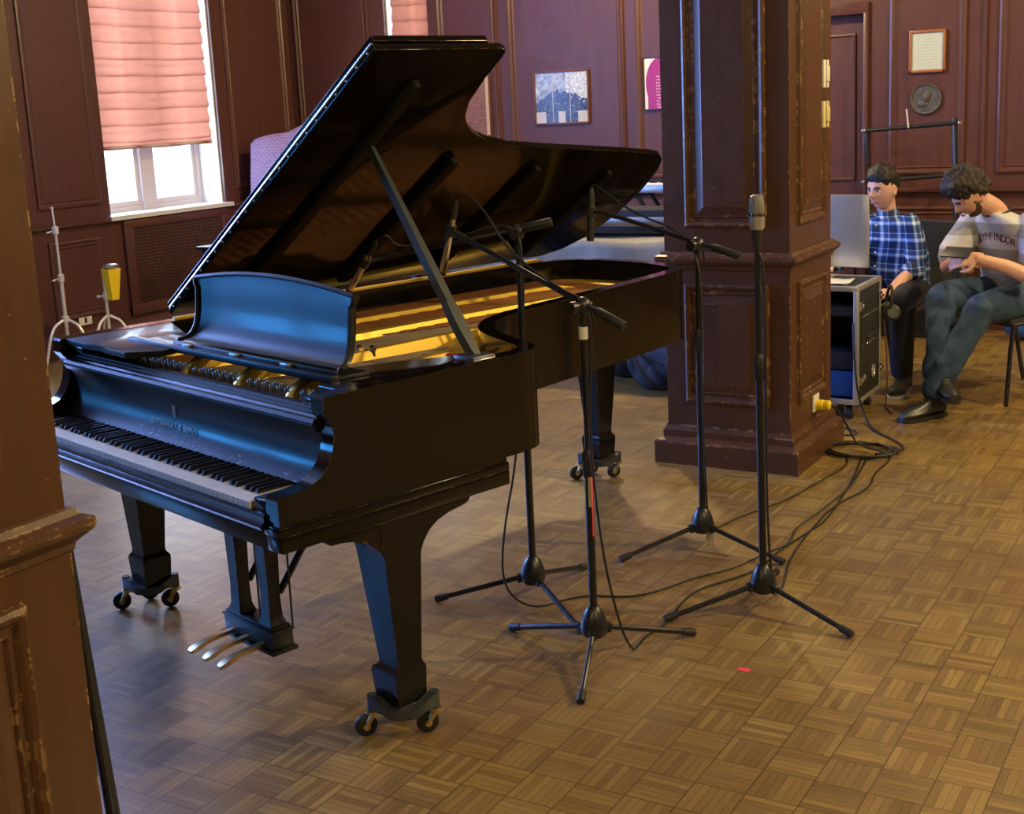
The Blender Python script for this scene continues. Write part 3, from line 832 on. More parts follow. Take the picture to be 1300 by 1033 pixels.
# fallboard: rail with steps, then the hollow curved face
fb = [(.172, .922), (.150, .922), (.147, .916), (.141, .915), (.138, .909), (.129, .908), (.124, .903), (.112, .902), (.106, .894), (.106, .886), (.112, .878), (.116, .872), (.126, .868), (.134, .850), (.139, .825), (.139, .800), (.134, .775), (.125, .755), (.112, .738), (.104, .728), (.115, .722), (.16, .722), (.16, .90), (.172, .903)]
MB().prism(fb, UL + .056, UR - .056, YZ).build('fallboard', 'fallboard', piano, ang=28)
fallb = piano.children[-1]
for o_ in piano.children:
    if o_.name.startswith('fallboard'): fallb = o_
def text_mesh(body, size, name, ext=.0006):
    c = bpy.data.curves.new(name, 'FONT'); c.body = body; c.size = size; c.extrude = ext; c.align_x = 'CENTER'; c.space_character = 1.18
    t = bpy.data.objects.new(name, c); COL.objects.link(t)
    dg = bpy.context.evaluated_depsgraph_get(); me = bpy.data.meshes.new_from_object(t.evaluated_get(dg))
    bpy.data.objects.remove(t); me.name = name
    return me
me = text_mesh('STEINWAY & SONS', .026, 'maker_lettering')
me.transform(Matrix.Translation((-.064, .1265, .764)) @ Matrix.Rotation(R(70), 4, 'X'))
o = bpy.data.objects.new('maker_lettering', me); COL.objects.link(o); o.parent = fallb; me.materials.append(M['letter'])
# lyre emblem above the lettering
mb = MB(); cx, cz, cy = -.066, .815, .1365
for s in (-1, 1):
    mb.tube([(cx, cy, cz - .014), (cx + s * .009, cy, cz - .010), (cx + s * .010, cy, cz - .002), (cx + s * .004, cy, cz + .006), (cx + s * .006, cy, cz + .014), (cx + s * .010, cy, cz + .017)], .0014, 6, smooth=1)
for q in (-.003, 0, .003): mb.rod((cx + q, cy, cz - .010), (cx + q, cy, cz + .014), .0007, 5)
mb.rod((cx - .008, cy, cz + .013), (cx + .008, cy, cz + .013), .0011, 6); mb.rod((cx - .006, cy, cz - .017), (cx + .006, cy, cz - .017), .0015, 6)
mb.build('maker_emblem', 'letter', fallb)

# key blocks, keyslip
for s in (0, 1):
    u0, u1 = ((UL + .054, -.618), (.618, UR - .054))[s]
    MB().box(u0, u1, -.040, .11, .666, .732, .004).build('key_block', 'black', piano)
ks = [(-.030, .664), (-.062, .664), (-.066, .672), (-.060, .680), (-.054, .684), (-.056, .696), (-.050, .702), (-.040, .700), (-.030, .700)]
MB().prism(ks, UL + .054, UR - .054, YZ).build('keyslip', 'black', piano, ang=28)
MB().box(UL + .056, UR - .056, -.032, .11, .664, .690).build('key_frame', 'black', piano, smooth=False)
kb = empty('keyboard'); kb.parent = piano
kb.name = 'keyboard'
W = .0235; U0 = -.611
wk = MB().box(.0004, W - .0006, -.048, .104, .696, .7197, .0012).build('white_key', 'white_key', kb)
bk = MB()
bk.loft([[(-.0052, 0, .718), (.0052, 0, .718), (.0052, .100, .718), (-.0052, .100, .718)], [(-.0050, .001, .726), (.0050, .001, .726), (.0050, .1, .726), (-.0050, .1, .726)], [(-.0042, .006, .7325), (.0042, .006, .7325), (.0042, .1, .7325), (-.0042, .1, .7325)]])
bk = bk.build('black_key', 'black_key', kb, ang=20)
wk.location.x = U0
for i in range(1, 52):
    c = wk.copy(); COL.objects.link(c); c.location.x = U0 + i * W
first = True
seq = 'ABCDEFG'
for i in range(51):
    n = seq[i % 7]
    if n in 'ACDFG':
        off = {'A': .002, 'C': -.002, 'D': .002, 'F': -.003, 'G': 0}[n]
        c = bk if first else bk.copy()
        if not first: COL.objects.link(c)
        first = False
        c.location.x = U0 + (i + 1) * W + off

# lid (hinged on the left rim)
TH = R(33); HX, HZ = UL + .02, .985
def LP(a, v, t=0):
    return (HX + a * math.cos(TH) - t * math.sin(TH), v, HZ + a * math.sin(TH) + t * math.cos(TH))
lid = [(0, .52), (1.475, .52), (1.478, .97), (1.468, .995), (1.44, 1.005), (1.33, 1.01), (1.21, 1.03), (1.13, 1.07), (1.07, 1.13), (1.02, 1.20), (.975, 1.29), (.945, 1.40), (.905, 1.62), (.87, 1.85), (.83, 2.10), (.80, 2.27), (.785, 2.33), (.745, 2.385), (.66, 2.44), (.50, 2.49), (.30, 2.51), (.12, 2.47), (.04, 2.40), (0, 2.30)]
mb = MB(); mb.prism(lid, 0, .020, LP, .003); lido = mb.build('lid', 'lidm', piano, ang=30)
mb = MB(); mb.prism([(0, .525), (1.478, .525), (1.478, .93), (1.40, 1.0), (.06, 1.0), (0, .97)], .026, .046, LP, .004); mb.build('lid_flap', 'lidm', lido)
mb = MB(); mb.tube([LP(.01, .522, .023), LP(1.47, .522, .023)], .0045, 8)
for i in range(24):
    a = .04 + i * .061
    mb.ball(LP(a, .519, .012), .0035, u=8, v=6)
mb.build('lid_hinge', 'steel', lido)
for v, a0, a1 in ((.74, .20, 1.34), (1.18, .10, .90), (1.64, .08, .80), (2.10, .08, .71)):
    m = MB(); m.prism([(a0, v - .024), (a1 - .02, v - .024), (a1, v - .01), (a1, v + .01), (a1 - .02, v + .024), (a0, v + .024)], -.026, -.0005, LP, .004); m.build('lid_batten', 'matte', lido)
MB().box(UL + .012, UL + .034, .53, 2.28, .9655, .9745, .001).build('rim_hinge', 'gold', piano)
# prop stick with its notched foot
pt = Vector(LP(1.03, .755, -.012)); pb_ = Vector((.66, .66, .966))
d = (pt - pb_).normalized(); side = d.cross(Vector((0, 0, 1))).normalized(); side = Vector((.28, -.96, 0)); side = (side - d * side.dot(d)).normalized(); nrm = d.cross(side).normalized()
L = (pt - pb_).length
mb = MB(); loops = []
for f, w, t in ((0, .020, .012), (.02, .026, .012), (.10, .034, .012), (.16, .036, .012), (.22, .030, .012), (.24, .024, .012), (.30, .026, .012), (.6, .020, .012), (.97, .014, .010), (1.0, .010, .008)):
    c = pb_ + d * L * f
    loops.append([c + side * w * .62 + nrm * t, c - side * w * .62 + nrm * t, c - side * w * .62 - nrm * t, c + side * w * .62 - nrm * t])
mb.loft(loops); prop = mb.build('prop_stick', 'prop', piano)
mb = MB(); mb.box(.62, .70, .62, .70, .962, .972, .002); mb.build('prop_socket', 'steel', prop)
mb = MB(); mb.ball(LP(1.035, .755, -.014), .016, (1, 1, .7)); mb.build('prop_hinge', 'brass', lido)

# legs
def piano_leg(u, v, zt, brackets):
    m = MB()
    rows = [(.066, .615), (.066, .56), (.062, .535), (.060, .52), (.040, .215), (.042, .205), (.050, .195), (.052, .185), (.048, .115), (.046, .10)]
    if zt > .65: rows = [(.066, zt)] + rows
    sh = 1 if (brackets and u > 0) else 0
    m.loft([[(u - r + sh * min(.024, .066 - r), v - r, z), (u + r + sh * min(.024, .066 - r), v - r, z), (u + r + sh * min(.024, .066 - r), v + r, z), (u - r + sh * min(.024, .066 - r), v + r, z)] for r, z in rows])
    u0 = u; u = u + .024 * sh - (.012 if u < -.6 else 0)
    leg = m.build('leg', 'case', piano, ang=20)
    if brackets:
        for sgn, uu in ((1, u),):
            front = [(.085, .611), (.085, .604), (.100, .592), (.130, .592), (.170, .588), (.205, .575), (.235, .55), (.255, .52), (v, .52), (v, .611)]
            back = [(v, .611), (v, .52), (v + .062, .50), (v + .070, .53), (v + .09, .555), (v + .12, .575), (v + .16, .587), (.535, .592), (.550, .598), (.555, .607), (.555, .611)]
            b = MB(); s = .055 if u > 0 else -.055
            uo = (UR - .004) if u > 0 else (UL + .004)
            a0, a1 = sorted((uo, uo - s))
            b.prism(front, a0, a1, YZ, .003); b.prism(back, a0, a1, YZ, .003); b.build('leg_bracket', 'case', leg)
    # caster truck
    b = MB(); dx, dy = .070, .070
    def off(p): return (u + p[0], v + p[1])
    pts = []
    for k in range(13):
        a = R(-135 + 45 - 90 + 0) + 0
    # curved bar passing on the keyboard/treble side of the block
    A = Vector((-.054, -.062)); B = Vector((.054, .062)); C = Vector((.060, -.045))
    bar = []
    for k in range(11):
        f = k / 10; q = A * (1 - f) ** 2 + C * 1.55 * 2 * f * (1 - f) + B * f ** 2; bar.append(q)
    loops = []
    for k, q in enumerate(bar):
        t = (bar[min(k + 1, 10)] - bar[max(k - 1, 0)]).normalized(); nn = Vector((-t.y, t.x)) * .014
        hz = .018 if 1 < k < 9 else .026
        z0 = .088 - (.010 if 2 < k < 8 else 0)
        loops.append([(u + q.x + nn.x, v + q.y + nn.y, z0 + hz), (u + q.x - nn.x, v + q.y - nn.y, z0 + hz), (u + q.x - nn.x, v + q.y - nn.y, z0 - .008), (u + q.x + nn.x, v + q.y + nn.y, z0 - .008)])
    b.loft(loops)
    b.tube([(u, v, .094), (u - .066, v + .050, .094)], .016, 10); b.box(u - .045, u + .045, v - .045, v + .045, .082, .1, .003)
    C3 = Vector((-.066, .050))
    for q in (A, B, C3): b.rod((u + q.x, v + q.y, .066), (u + q.x, v + q.y, .118), .014, 12)
    b.build('caster_bracket', 'grey_iron', leg, ang=40)
    for q in (A, B, C3):
        w = MB(); ax = Vector((.9, -.43, 0)).normalized(); mtx = Vector((0, 0, 1)).rotation_difference(ax).to_matrix().to_4x4()
        cx = Vector((u + q.x, v + q.y, 0)) + Vector((-.014, -.016, .031))
        w.lathe([(.012, -.010), (.024, -.010), (.030, -.006), (.031, 0), (.030, .006), (.024, .010), (.012, .010)], cx, 20, mtx)
        w.build('caster_wheel', 'rubber', leg)
        w = MB()
        for s in (-1, 1):
            p0 = cx + ax * s * .014
            w.tube([Vector((u + q.x, v + q.y, .068)) + ax * s * .010, p0 + Vector((.004, .004, .014)), p0], [.009, .008, .008], 8)
        w.rod(Vector((u + q.x, v + q.y, .062)), Vector((u + q.x, v + q.y, .072)), .018)
        w.lathe([(.010, -.016), (.010, .016)], cx, 12, mtx)
        w.build('caster_fork', 'brass', leg)
    return leg
piano_leg(.667, .315, .615, True)
piano_leg(-.680, .315, .615, True)
piano_leg(-.535, 2.41 - .01, .70, False)

# lyre with pedals
m = MB()
m.box(-.115, .172, .245, .335, .088, .100, .003); m.box(-.105, .162, .254, .326, .100, .150, .003); m.box(-.110, .167, .250, .330, .150, .158, .003); m.box(-.100, .157, .258, .322, .158, .168, .003)
lyre = m.build('pedal_lyre', 'satin', piano)
for u in (-.055, .112):
    p = MB(); p.loft([[(u - a, .290 - b, z), (u + a, .290 - b, z), (u + a, .290 + b, z), (u - a, .290 + b, z)] for a, b, z in ((.034, .030, .166), (.030, .026, .176), (.024, .022, .19), (.022, .020, .25), (.030, .028, .61))]); p.build('lyre_post', 'satin', lyre, ang=20)
    p = MB(); p.tube([(u + .01, .315, .255), (u + .01, .60, .612)], .011, 8); p.build('lyre_brace', 'satin', lyre)
p = MB(); p.rod((.165, .325, .16), (.16, .33, .60), .0035, 6); p.rod((.03, .30, .166), (.03, .30, .61), .0035, 6); p.build('pedal_rod', 'grey_iron', lyre)
p0 = None
for i, u in enumerate((-.055, .028, .111)):
    if i == 0:
        p = MB(); loops = []
        for v, w, z, h in ((.26, .010, .112, .006), (.20, .010, .110, .006), (.16, .012, .106, .006), (.13, .015, .099, .007), (.11, .015, .093, .006), (.10, .010, .090, .004)):
            loops.append([(u - w, v, z - h), (u + w, v, z - h), (u + w * .9, v, z + h), (u - w * .9, v, z + h)])
        p.loft(loops); p0 = p.build('pedal', 'brass', lyre, ang=50)
    else:
        c = p0.copy(); COL.objects.link(c); c.location.x = u + .055
# ------------------------------------------------------------------ microphone stands
def pw(u, v, z): return PM @ Vector((u, v, z))
def mic_stand(x, y, legdirs, h, joint, label, boom=None, tape=None, lean=(0, 0)):
    e = empty('microphone_stand', (x, y, 0), label=label, cat='microphone stand', group='tripod microphone stands')
    m = MB(); m.lathe([(.012, .062), (.030, .064), (.040, .075), (.043, .095), (.036, .122), (.026, .145), (.018, .155), (.014, .158)], n=20)
    m.build('base_hub', 'stand', e)
    for a in legdirs:
        d = Vector((math.cos(a), math.sin(a), 0)); n = Vector((-d.y, d.x, 0))
        m = MB(); p0 = d * .030 + Vector((0, 0, .088)); p1 = d * .325 + Vector((0, 0, .014))
        m.tube([p0, p1], .0085, 10)
        m.box(-.02, .02, -.012, .012, -.014, .014, .004, mtx=Matrix.Translation(d * .035 + Vector((0, 0, .085))) @ Matrix.Rotation(a, 4, 'Z') @ Matrix.Rotation(R(14), 4, 'Y'))
        lg = m.build('leg', 'stand', e)
        m = MB(); q0 = d * .292 + Vector((0, 0, .0222)); m.tube([q0, p1, d * .334 + Vector((0, 0, .0118))], [.0115, .0130, .0115], 12); m.build('rubber_foot', 'rubber', lg)
    lx = Vector((lean[0], lean[1], 0))
    top = Vector((0, 0, h)) + lx * h; jp = Vector((0, 0, joint)) + lx * joint
    m = MB(); m.tube([(0, 0, .06), jp], .0125, 12); m.build('lower_tube', 'stand', e)
    m = MB(); m.tube([jp, top], .0085, 12); m.build('upper_tube', 'stand', e)
    dz = Vector((0, 0, 1)) + lx
    m = MB(); m.tube([jp - dz * .045, jp - dz * .035, jp + dz * .03, jp + dz * .04], [.013, .0175, .0165, .010], 14); m.build('height_clutch', 'rubber', e)
    if tape:
        for z, mm in tape:
            m = MB(); m.tube([dz * (z - .018), dz * (z + .018)], .0132, 12, cap=False); m.build('tape_band', mm, e)
    if boom:
        tip, end, pos = [Vector(b) - Vector((x, y, 0)) for b in boom[:2]] + [None]
        dd = (end - tip).normalized()
        m = MB(); m.tube([tip, end], .0080, 10)
        b = m.build('boom_arm', 'stand', e)
        m = MB(); m.tube([end - dd * .11, end - dd * .10, end - dd * .005, end], [.010, .0145, .0145, .012], 12); m.build('boom_grip', 'rubber', b)
        m = MB(); m.tube([tip, tip + dd * .02, tip + dd * .05], [.012, .012, .009], 10); m.build('thread_collar', 'steel' if False else 'rubber', b)
        m = MB(); m.ball(top, .026, (1, 1, 1.05)); sdn = dd.cross(Vector((0, 0, 1))).normalized()
        m.rod(top - sdn * .03, top + sdn * .03, .013); m.tube([top + sdn * .03, top + sdn * .05], .018, 12)
        m.tube([top - sdn * .028, top - sdn * .04 + Vector((0, 0, -.03)), top - sdn * .05 + Vector((0, 0, -.06))], .004, 6)
        m.build('boom_clutch', 'stand', e)
    return e
def fan(a): return [R(a), R(a + 120), R(a + 240)]
# 1: nearest the lid
c1 = Vector((-2.093, 3.558, 1.245)); t1 = Vector((-2.518, 3.422, 1.165)); e1 = c1 + (c1 - t1).normalized() * .115
mic_stand(-2.093, 3.558, fan(-34), 1.235, .72, 'boom microphone stand rising beside the lid prop, second from the left pillar side of the row', (t1, e1))
c2 = Vector((-1.708, 3.249, 1.070)); t2 = Vector((-2.207, 3.384, 1.248)); e2 = c2 + (c2 - t2).normalized() * .165
st2 = mic_stand(-1.708, 3.249, fan(50), 1.062, .60, 'front boom microphone stand with taped pole, nearest of the stands', (t2, e2), [(.985, 'whitep')])
MB().box(.004, .0135, -.0145, -.011, .47, .56, .0008).build('cream_tape', 'cream', st2)
MB().box(.0125, .0145, -.012, -.004, .38, .56, .0006).build('pink_tape', 'pink', st2)
c3 = Vector((-1.775, 4.26, 1.128)); t3 = Vector(pw(0.02, 1.9, 1.225)); e3 = c3 + (c3 - t3).normalized() * .17
mic_stand(-1.775, 4.26, fan(230), 1.12, .78, 'boom microphone stand in front of the pillar reaching over the piano tail', (t3, e3))
mic_stand(-1.372, 3.784, fan(222), 1.205, .80, 'straight microphone stand at the right holding the large grey microphone', lean=(-.008, 0), tape=[(.62, 'gunmetal')])
tops = [o for o in COL.objects if o.name.startswith('microphone_stand')]
tops[0]['label'] = 'boom microphone stand standing in the curve of the piano, beside the lid prop'
tops[1]['label'] = 'nearest boom microphone stand, with pink and cream tape on its pole'
tops[2]['label'] = 'boom microphone stand just in front of the central pillar, reaching over the piano tail'
tops[3]['label'] = 'straight stand without a boom that carries the large grey microphone'

# microphones
def pencil_mic(a, b, name, label, body='chrome', r=.0115, clip=None, dark=.0):
    a = Vector(a); b = Vector(b); d = (b - a).normalized(); e = empty(name, a, label=label, cat='microphone', group='microphones over the piano strings'); L = (b - a).length
    m = MB(); m.tube([Vector((0, 0, 0)), d * .012, d * L * .93, d * L * .94], [r * .7, r, r, r * .9], 14); m.build('mic_body', body, e)
    m = MB(); m.tube([d * L * .93, d * L * .99, d * L], [r * 1.05, r * 1.05, r * .7], 14); m.build('grille', 'gunmetal', e)
    m = MB(); m.tube([-d * .055, -d * .03, d * .004], [r * .5, r * .9, r * .95], 12); m.build('connector', 'gunmetal', e)
    c = d * L * .22
    m = MB(); m.tube([c - d * .018, c + d * .018], r * 1.45, 12)
    if clip: m.tube([c, Vector(clip) - a], .007, 8)
    m.build('mic_clip', 'gunmetal', e)
    return e
m1a, m1b = pw(-.10, .90, 1.185), pw(-.232, .90, 1.05)
pencil_mic(m1a, m1b, 'pencil_microphone', 'slim silver microphone pointing into the piano just above the music desk corner', clip=tuple(t1))
m2a, m2b = pw(.205, 1.0, 1.300), pw(.135, 1.0, 1.115)
pencil_mic(m2a, m2b, 'pencil_microphone', 'slim silver microphone hanging over the strings right of the lid prop', clip=tuple(t2))
m3a, m3b = pw(-.058, 1.9, 1.262), pw(-.068, 1.9, 1.12)
pencil_mic(m3a, m3b, 'pencil_microphone', 'black microphone hanging upright over the tail of the piano', body='gunmetal', r=.014, clip=tuple(t3))
# large diaphragm microphone on the straight stand
mx = Vector((-1.372 - .008 * 1.2, 3.784, 1.212))
e = empty('condenser_microphone', mx, label='large grey condenser microphone standing upright on the straight stand', cat='microphone')
def mesh_grille():
    m = mat('grey wire mesh', (.30, .31, .27), .45, .5); t = NT(m)
    w = t.new('ShaderNodeTexWave', wave_type='BANDS', bands_direction='Z'); t.l.new(t.coord(), w.inputs[0]); w.inputs['Scale'].default_value = 130
    t.base(t.mix(t.math('MULTIPLY', w.outputs['Fac'], .6), (.34, .35, .30), (.10, .10, .09))); return m
M['mesh'] = mesh_grille()
def oval(mb, prof):
    mb.loft([[(r * .021 * math.cos(2 * PI * k / 20), r * .016 * math.sin(2 * PI * k / 20), z) for k in range(20)] for r, z in prof])
m = MB(); oval(m, [(.9, .012), (1.12, .02), (1.15, .045), (1.15, .052)]); m.build('mic_body', 'alu', e)
m = MB(); oval(m, [(1.2, .052), (1.22, .055), (1.22, .062), (1.2, .064)]); m.build('trim_ring', 'chrome', e)
m = MB(); oval(m, [(1.15, .064), (1.17, .075), (1.08, .10), (.95, .114), (.6, .118), (.01, .119)]); m.build('grille', 'mesh', e)
m = MB(); m.lathe([(.009, -.045), (.013, -.04), (.014, -.01), (.018, 0), (.019, .012), (.012, .013)], n=16); m.build('mic_clip', 'gunmetal', e)

# ------------------------------------------------------------------ cables
def cable(name, pts, r, label, cat='cable', m='cable', sm=2, group=None):
    mb = MB(); mb.tube(pts, r, 7, smooth=sm)
    return mb.build(name, m, label=label, cat=cat, group=group, loc=tuple(pts[0]))
def fl(l, z=.005): return [(x, y, z) for x, y in l]
G = 'audio cables on the floor'
coilc = Vector((-1.600, 5.745)); 
def on_coil(a, r=.14): return (coilc.x + r * math.cos(a), coilc.y + r * .85 * math.sin(a))
# cable of stand 1
A1 = [tuple(m1a + Vector((0.02, -.01, .035)))]
cable('microphone_cable', [tuple(pw(-.07, .905, 1.225)), tuple(pw(-.03, .92, 1.25)), tuple(t1 + Vector((.05, .0, .03))), tuple((t1 + c1) / 2 + Vector((0, 0, .012))), tuple(c1 + Vector((.0, -.02, .035))), (-2.060, 3.540, 1.15), (-2.085, 3.535, .8), (-2.115, 3.525, .5), (-2.165, 3.50, .25), (-2.150, 3.45, .10), (-2.10, 3.46, .03), (-2.04, 3.50, .005)] +
      fl([(-2.0, 3.60), (-1.93, 3.672), (-1.883, 3.678), (-1.786, 3.72), (-1.725, 3.84), (-1.686, 3.954), (-1.593, 4.086), (-1.541, 4.303), (-1.496, 4.414), (-1.535, 4.593), (-1.519, 4.734), (-1.508, 4.923), (-1.494, 5.16), (-1.523, 5.426), (-1.55, 5.62)]), .0038,
      'black cable running from the stand beside the lid prop across the floor', group=G)
cable('microphone_cable', [tuple(m2a + Vector((.01, -.003, .05))), tuple(m2a + Vector((.04, -.01, .075))), tuple(m2a + Vector((.12, -.03, .045))), tuple(c2 * .45 + t2 * .55 + Vector((0, 0, .03))), tuple(c2 + Vector((-.08, .02, .035))), tuple(c2 + Vector((0.02, -.01, .01))), (-1.672, 3.235, .98), (-1.690, 3.225, .7), (-1.665, 3.23, .35), (-1.62, 3.24, .12), (-1.60, 3.28, .02), (-1.615, 3.36, .005)] +
      fl([(-1.627, 3.425), (-1.602, 3.559), (-1.632, 3.704), (-1.631, 3.857), (-1.558, 3.993), (-1.506, 4.124), (-1.51, 4.298), (-1.477, 4.557), (-1.455, 4.728), (-1.487, 5.045), (-1.522, 5.336), (-1.57, 5.60)], .0055), .0038,
      'black cable curling from the nearest taped stand across the floor', group=G)
cable('microphone_cable', [tuple(m3a + Vector((0, 0, .05))), tuple(m3a + Vector((.02, -.01, .075))), tuple(t3 * .7 + c3 * .3 + Vector((0, 0, .03))), tuple(c3 + Vector((-.05, .01, .035))), (-1.755, 4.245, 1.05), (-1.76, 4.24, .6), (-1.755, 4.25, .18), (-1.76, 4.30, .05), (-1.80, 4.40, .006)] +
      fl([(-1.816, 4.458), (-1.777, 4.65), (-1.678, 4.923), (-1.638, 5.215), (-1.60, 5.50), (-1.64, 5.63)]), .0038,
      'black cable running from the stand in front of the pillar back to the coil', group=G)
cable('microphone_cable', [(mx.x, mx.y, 1.165), (mx.x + .018, mx.y, 1.13), (-1.358, 3.778, 1.05), (-1.354, 3.772, .7), (-1.352, 3.77, .3), (-1.345, 3.80, .06), (-1.37, 3.95, .006)] +
      fl([(-1.40, 4.08), (-1.429, 4.19), (-1.456, 4.356), (-1.475, 4.598), (-1.485, 4.932), (-1.415, 5.192), (-1.461, 5.423), (-1.447, 5.629), (-1.49, 5.80)], .006), .0038,
      'black cable running from the straight stand, rightmost of the cables on the floor', group=G)
pts = []
for k in range(64):
    a = k * .42; r = .15 + .022 * math.sin(k * .37) + .012 * math.sin(k * 1.1)
    pts.append((coilc.x + r * math.cos(a), coilc.y + r * .82 * math.sin(a) + .01 * math.sin(k * .2), .006 + .004 * (k // 15) + .002 * math.sin(k)))
pts = [(-1.725, 5.675, .228), (-1.70, 5.70, .20), (-1.665, 5.76, .09), (-1.62, 5.74, .03)] + pts
cable('power_cable', pts, .0055, 'thick black cable lying in a coil between the pillar and the rack', sm=1)
cable('power_cable', [(-1.80, 6.275, .50), (-1.79, 6.25, .35), (-1.775, 6.26, .16), (-1.745, 6.30, .02), (-1.69, 6.20, .006), (-1.64, 6.11, .006), (-1.524, 5.994, .006), (-1.44, 5.87, .006), (-1.447, 5.78, .012), (-1.52, 5.66, .022)], .0055, 'thick black cable dropping from the open front of the equipment rack')
cable('power_cable', [(-1.95, 6.24, .45), (-1.945, 6.235, .2), (-1.935, 6.19, .02), (-1.88, 6.06, .006), (-1.76, 5.98, .006), (-1.70, 6.06, .006), (-1.80, 6.14, .007), (-1.90, 6.12, .016)], .004, 'thin black cable looping on the floor in front of the rack')
cable('power_cable', [(-1.765, 6.70, .45), (-1.748, 6.72, .25), (-1.75, 6.72, .03), (-1.74, 6.66, .006), (-1.70, 6.56, .006), (-1.66, 6.50, .006)], .004, 'short brown cable hanging beside the sneaker behind the rack', m='fr_red')

# floor tape mark
mb = MB(); mb.prism([(-.022, -.008), (0, -.013), (.018, -.010), (.02, .006), (.004, .012), (-.018, .009)], .0004, .0012, XY)
o = mb.build('tape_mark', 'pink', label='small pink tape mark on the parquet at the lower right', cat='tape'); o.location = (-1.27, 3.337, 0)
# ------------------------------------------------------------------ drum hardware by the window wall
def tripod_legs(e, z0, spread, angs, m='satin_chrome'):
    for a in angs:
        d = Vector((math.cos(R(a)), math.sin(R(a)), 0)); p = MB()
        p.tube([Vector((0, 0, z0)) + d * .015, d * spread * .55 + Vector((0, 0, z0 * .86)), d * spread * .9 + Vector((0, 0, .06)), d * spread + Vector((0, 0, .016))], .010, 8, smooth=2)
        l = p.build('leg', m, e); q = MB(); q.ball(d * spread + Vector((0, 0, .016)), .015); q.build('rubber_foot', 'rubber', l)
e = empty('cymbal_stand', (-7.05, 5.93, 0), label='tall bare chrome cymbal stand by the panelled wall, left of the cowbell stand', cat='cymbal stand')
tripod_legs(e, .36, .20, (20, 140, 260))
p = MB(); p.rod((0, 0, .10), (0, 0, .66), .014); p.build('lower_tube', 'satin_chrome', e)
p = MB(); p.rod((0, 0, .66), (0, 0, .97), .009); p.build('middle_tube', 'satin_chrome', e)
p = MB(); p.rod((0, 0, .97), (-.012, 0.004, 1.10), .006); p.lathe([(.001, 0), (.010, .004), (.012, .012), (.006, .02), (.001, .022)], (-.012, .004, 1.095), 10); p.build('cymbal_rod', 'satin_chrome', e)
for z in (.64, .96):
    p = MB(); p.lathe([(.012, -.03), (.022, -.025), (.022, .02), (.014, .028)], (0, 0, z), 14); p.rod((0, 0, z), (-.03, -.035, z - .012), .006, 8); p.ball((-.032, -.037, z - .013), .011, (1, 1, .6)); p.build('wing_clamp', 'satin_chrome', e)
p = MB(); p.lathe([(.014, -.02), (.026, -.018), (.026, .02), (.014, .024)], (0, 0, .36), 14); p.build('leg_collar', 'satin_chrome', e)
e = empty('cowbell_stand', (-7.02, 6.27, 0), label='short chrome stand holding a yellow cowbell against the panelled wall', cat='percussion stand')
tripod_legs(e, .33, .19, (35, 155, 275))
p = MB(); p.rod((0, 0, .10), (0, 0, .66), .012); p.build('lower_tube', 'satin_chrome', e)
p = MB(); p.lathe([(.012, -.03), (.020, -.025), (.020, .02), (.013, .028)], (0, 0, .47), 14); p.rod((0, 0, .47), (-.03, -.035, .47), .006, 8); p.ball((-.032, -.037, .47), .012)
p.build('memory_lock', 'satin_chrome', e)
p = MB(); p.lathe([(.012, 0), (.050, .004), (.055, .012), (.045, .022), (.010, .028)], (.045, .03, .665), 18); p.build('mount_plate', 'steel', e)
e2 = empty('cowbell', (-6.975, 6.30, .44), label='bright yellow cowbell clamped on the short chrome stand', cat='cowbell')
p = MB(); p.loft([[(-.020, -.030, .0), (.020, -.030, .0), (.020, .030, .0), (-.020, .030, .0)], [(-.034, -.055, .20), (.034, -.055, .20), (.034, .055, .20), (-.034, .055, .20)], [(-.036, -.06, .215), (.036, -.06, .215), (.036, .06, .215), (-.036, .06, .215)]])
p.build('bell_body', 'yellow', e2, ang=20)

# ------------------------------------------------------------------ covered things behind the piano
def noisy(o, amp, sc, seed=0):
    for v in o.data.vertices:
        n = noise.noise_vector(v.co * sc + Vector((seed, 0, 0))); v.co += n * amp
# quilted cloth over a tall instrument case in the corner
b = MB().box(-7.30, -6.78, 8.28, 8.80, 0, 1.44, .02).build('instrument_case', 'black_fabric', label='tall case hidden under the purple quilted cloth', cat='case', loc=(-7.04, 8.54, 0))
def draped(name, x0, x1, y0, y1, ztop, zbot, m, label, cat, amp=.02, flare=.06, tilt=0, bulge=0):
    N = 40; loops = []
    per = []
    for i in range(N):
        f = i / N * 4; s = int(f); t = f - s
        per.append([(x0 + (x1 - x0) * t, y0), (x1, y0 + (y1 - y0) * t), (x1 - (x1 - x0) * t, y1), (x0, y1 - (y1 - y0) * t)][s])
    cx, cy = (x0 + x1) / 2, (y0 + y1) / 2
    mb = MB()
    for k, (sc, z) in enumerate(((.02, 1.0), (.35, 1.005), (.7, 1.0), (.93, .99), (1.0, .96), (1.02, .85), (1.05, .7), (1.08, .5), (1.11, .3), (1.15, .12), (1.17, 0))):
        lp = []
        for i, (x, y) in enumerate(per):
            fz = zbot + (ztop - zbot) * z; w = (1 - z)
            r = 1 + (sc - 1) + (amp * 2 * w * math.sin(i * 1.35 + k * .1) if z < .95 else 0)
            lp.append((cx + (x - cx) * r, cy + (y - cy) * r, fz + tilt * (x - cx) * (1 if z > .8 else .3) + (.01 * math.sin(i * .9) if z > .9 else 0)))
        loops.append(lp)
    mb.loft(loops, True, False)
    bm = mb.bm; bm.verts.ensure_lookup_table(); bm.faces.new(bm.verts[:N])
    o = mb.build(name, m, label=label, cat=cat, ang=80, loc=(cx, cy, 0))
    sol = o.modifiers.new('thickness', 'SOLIDIFY'); sol.thickness = .008; sol.offset = 1
    return o
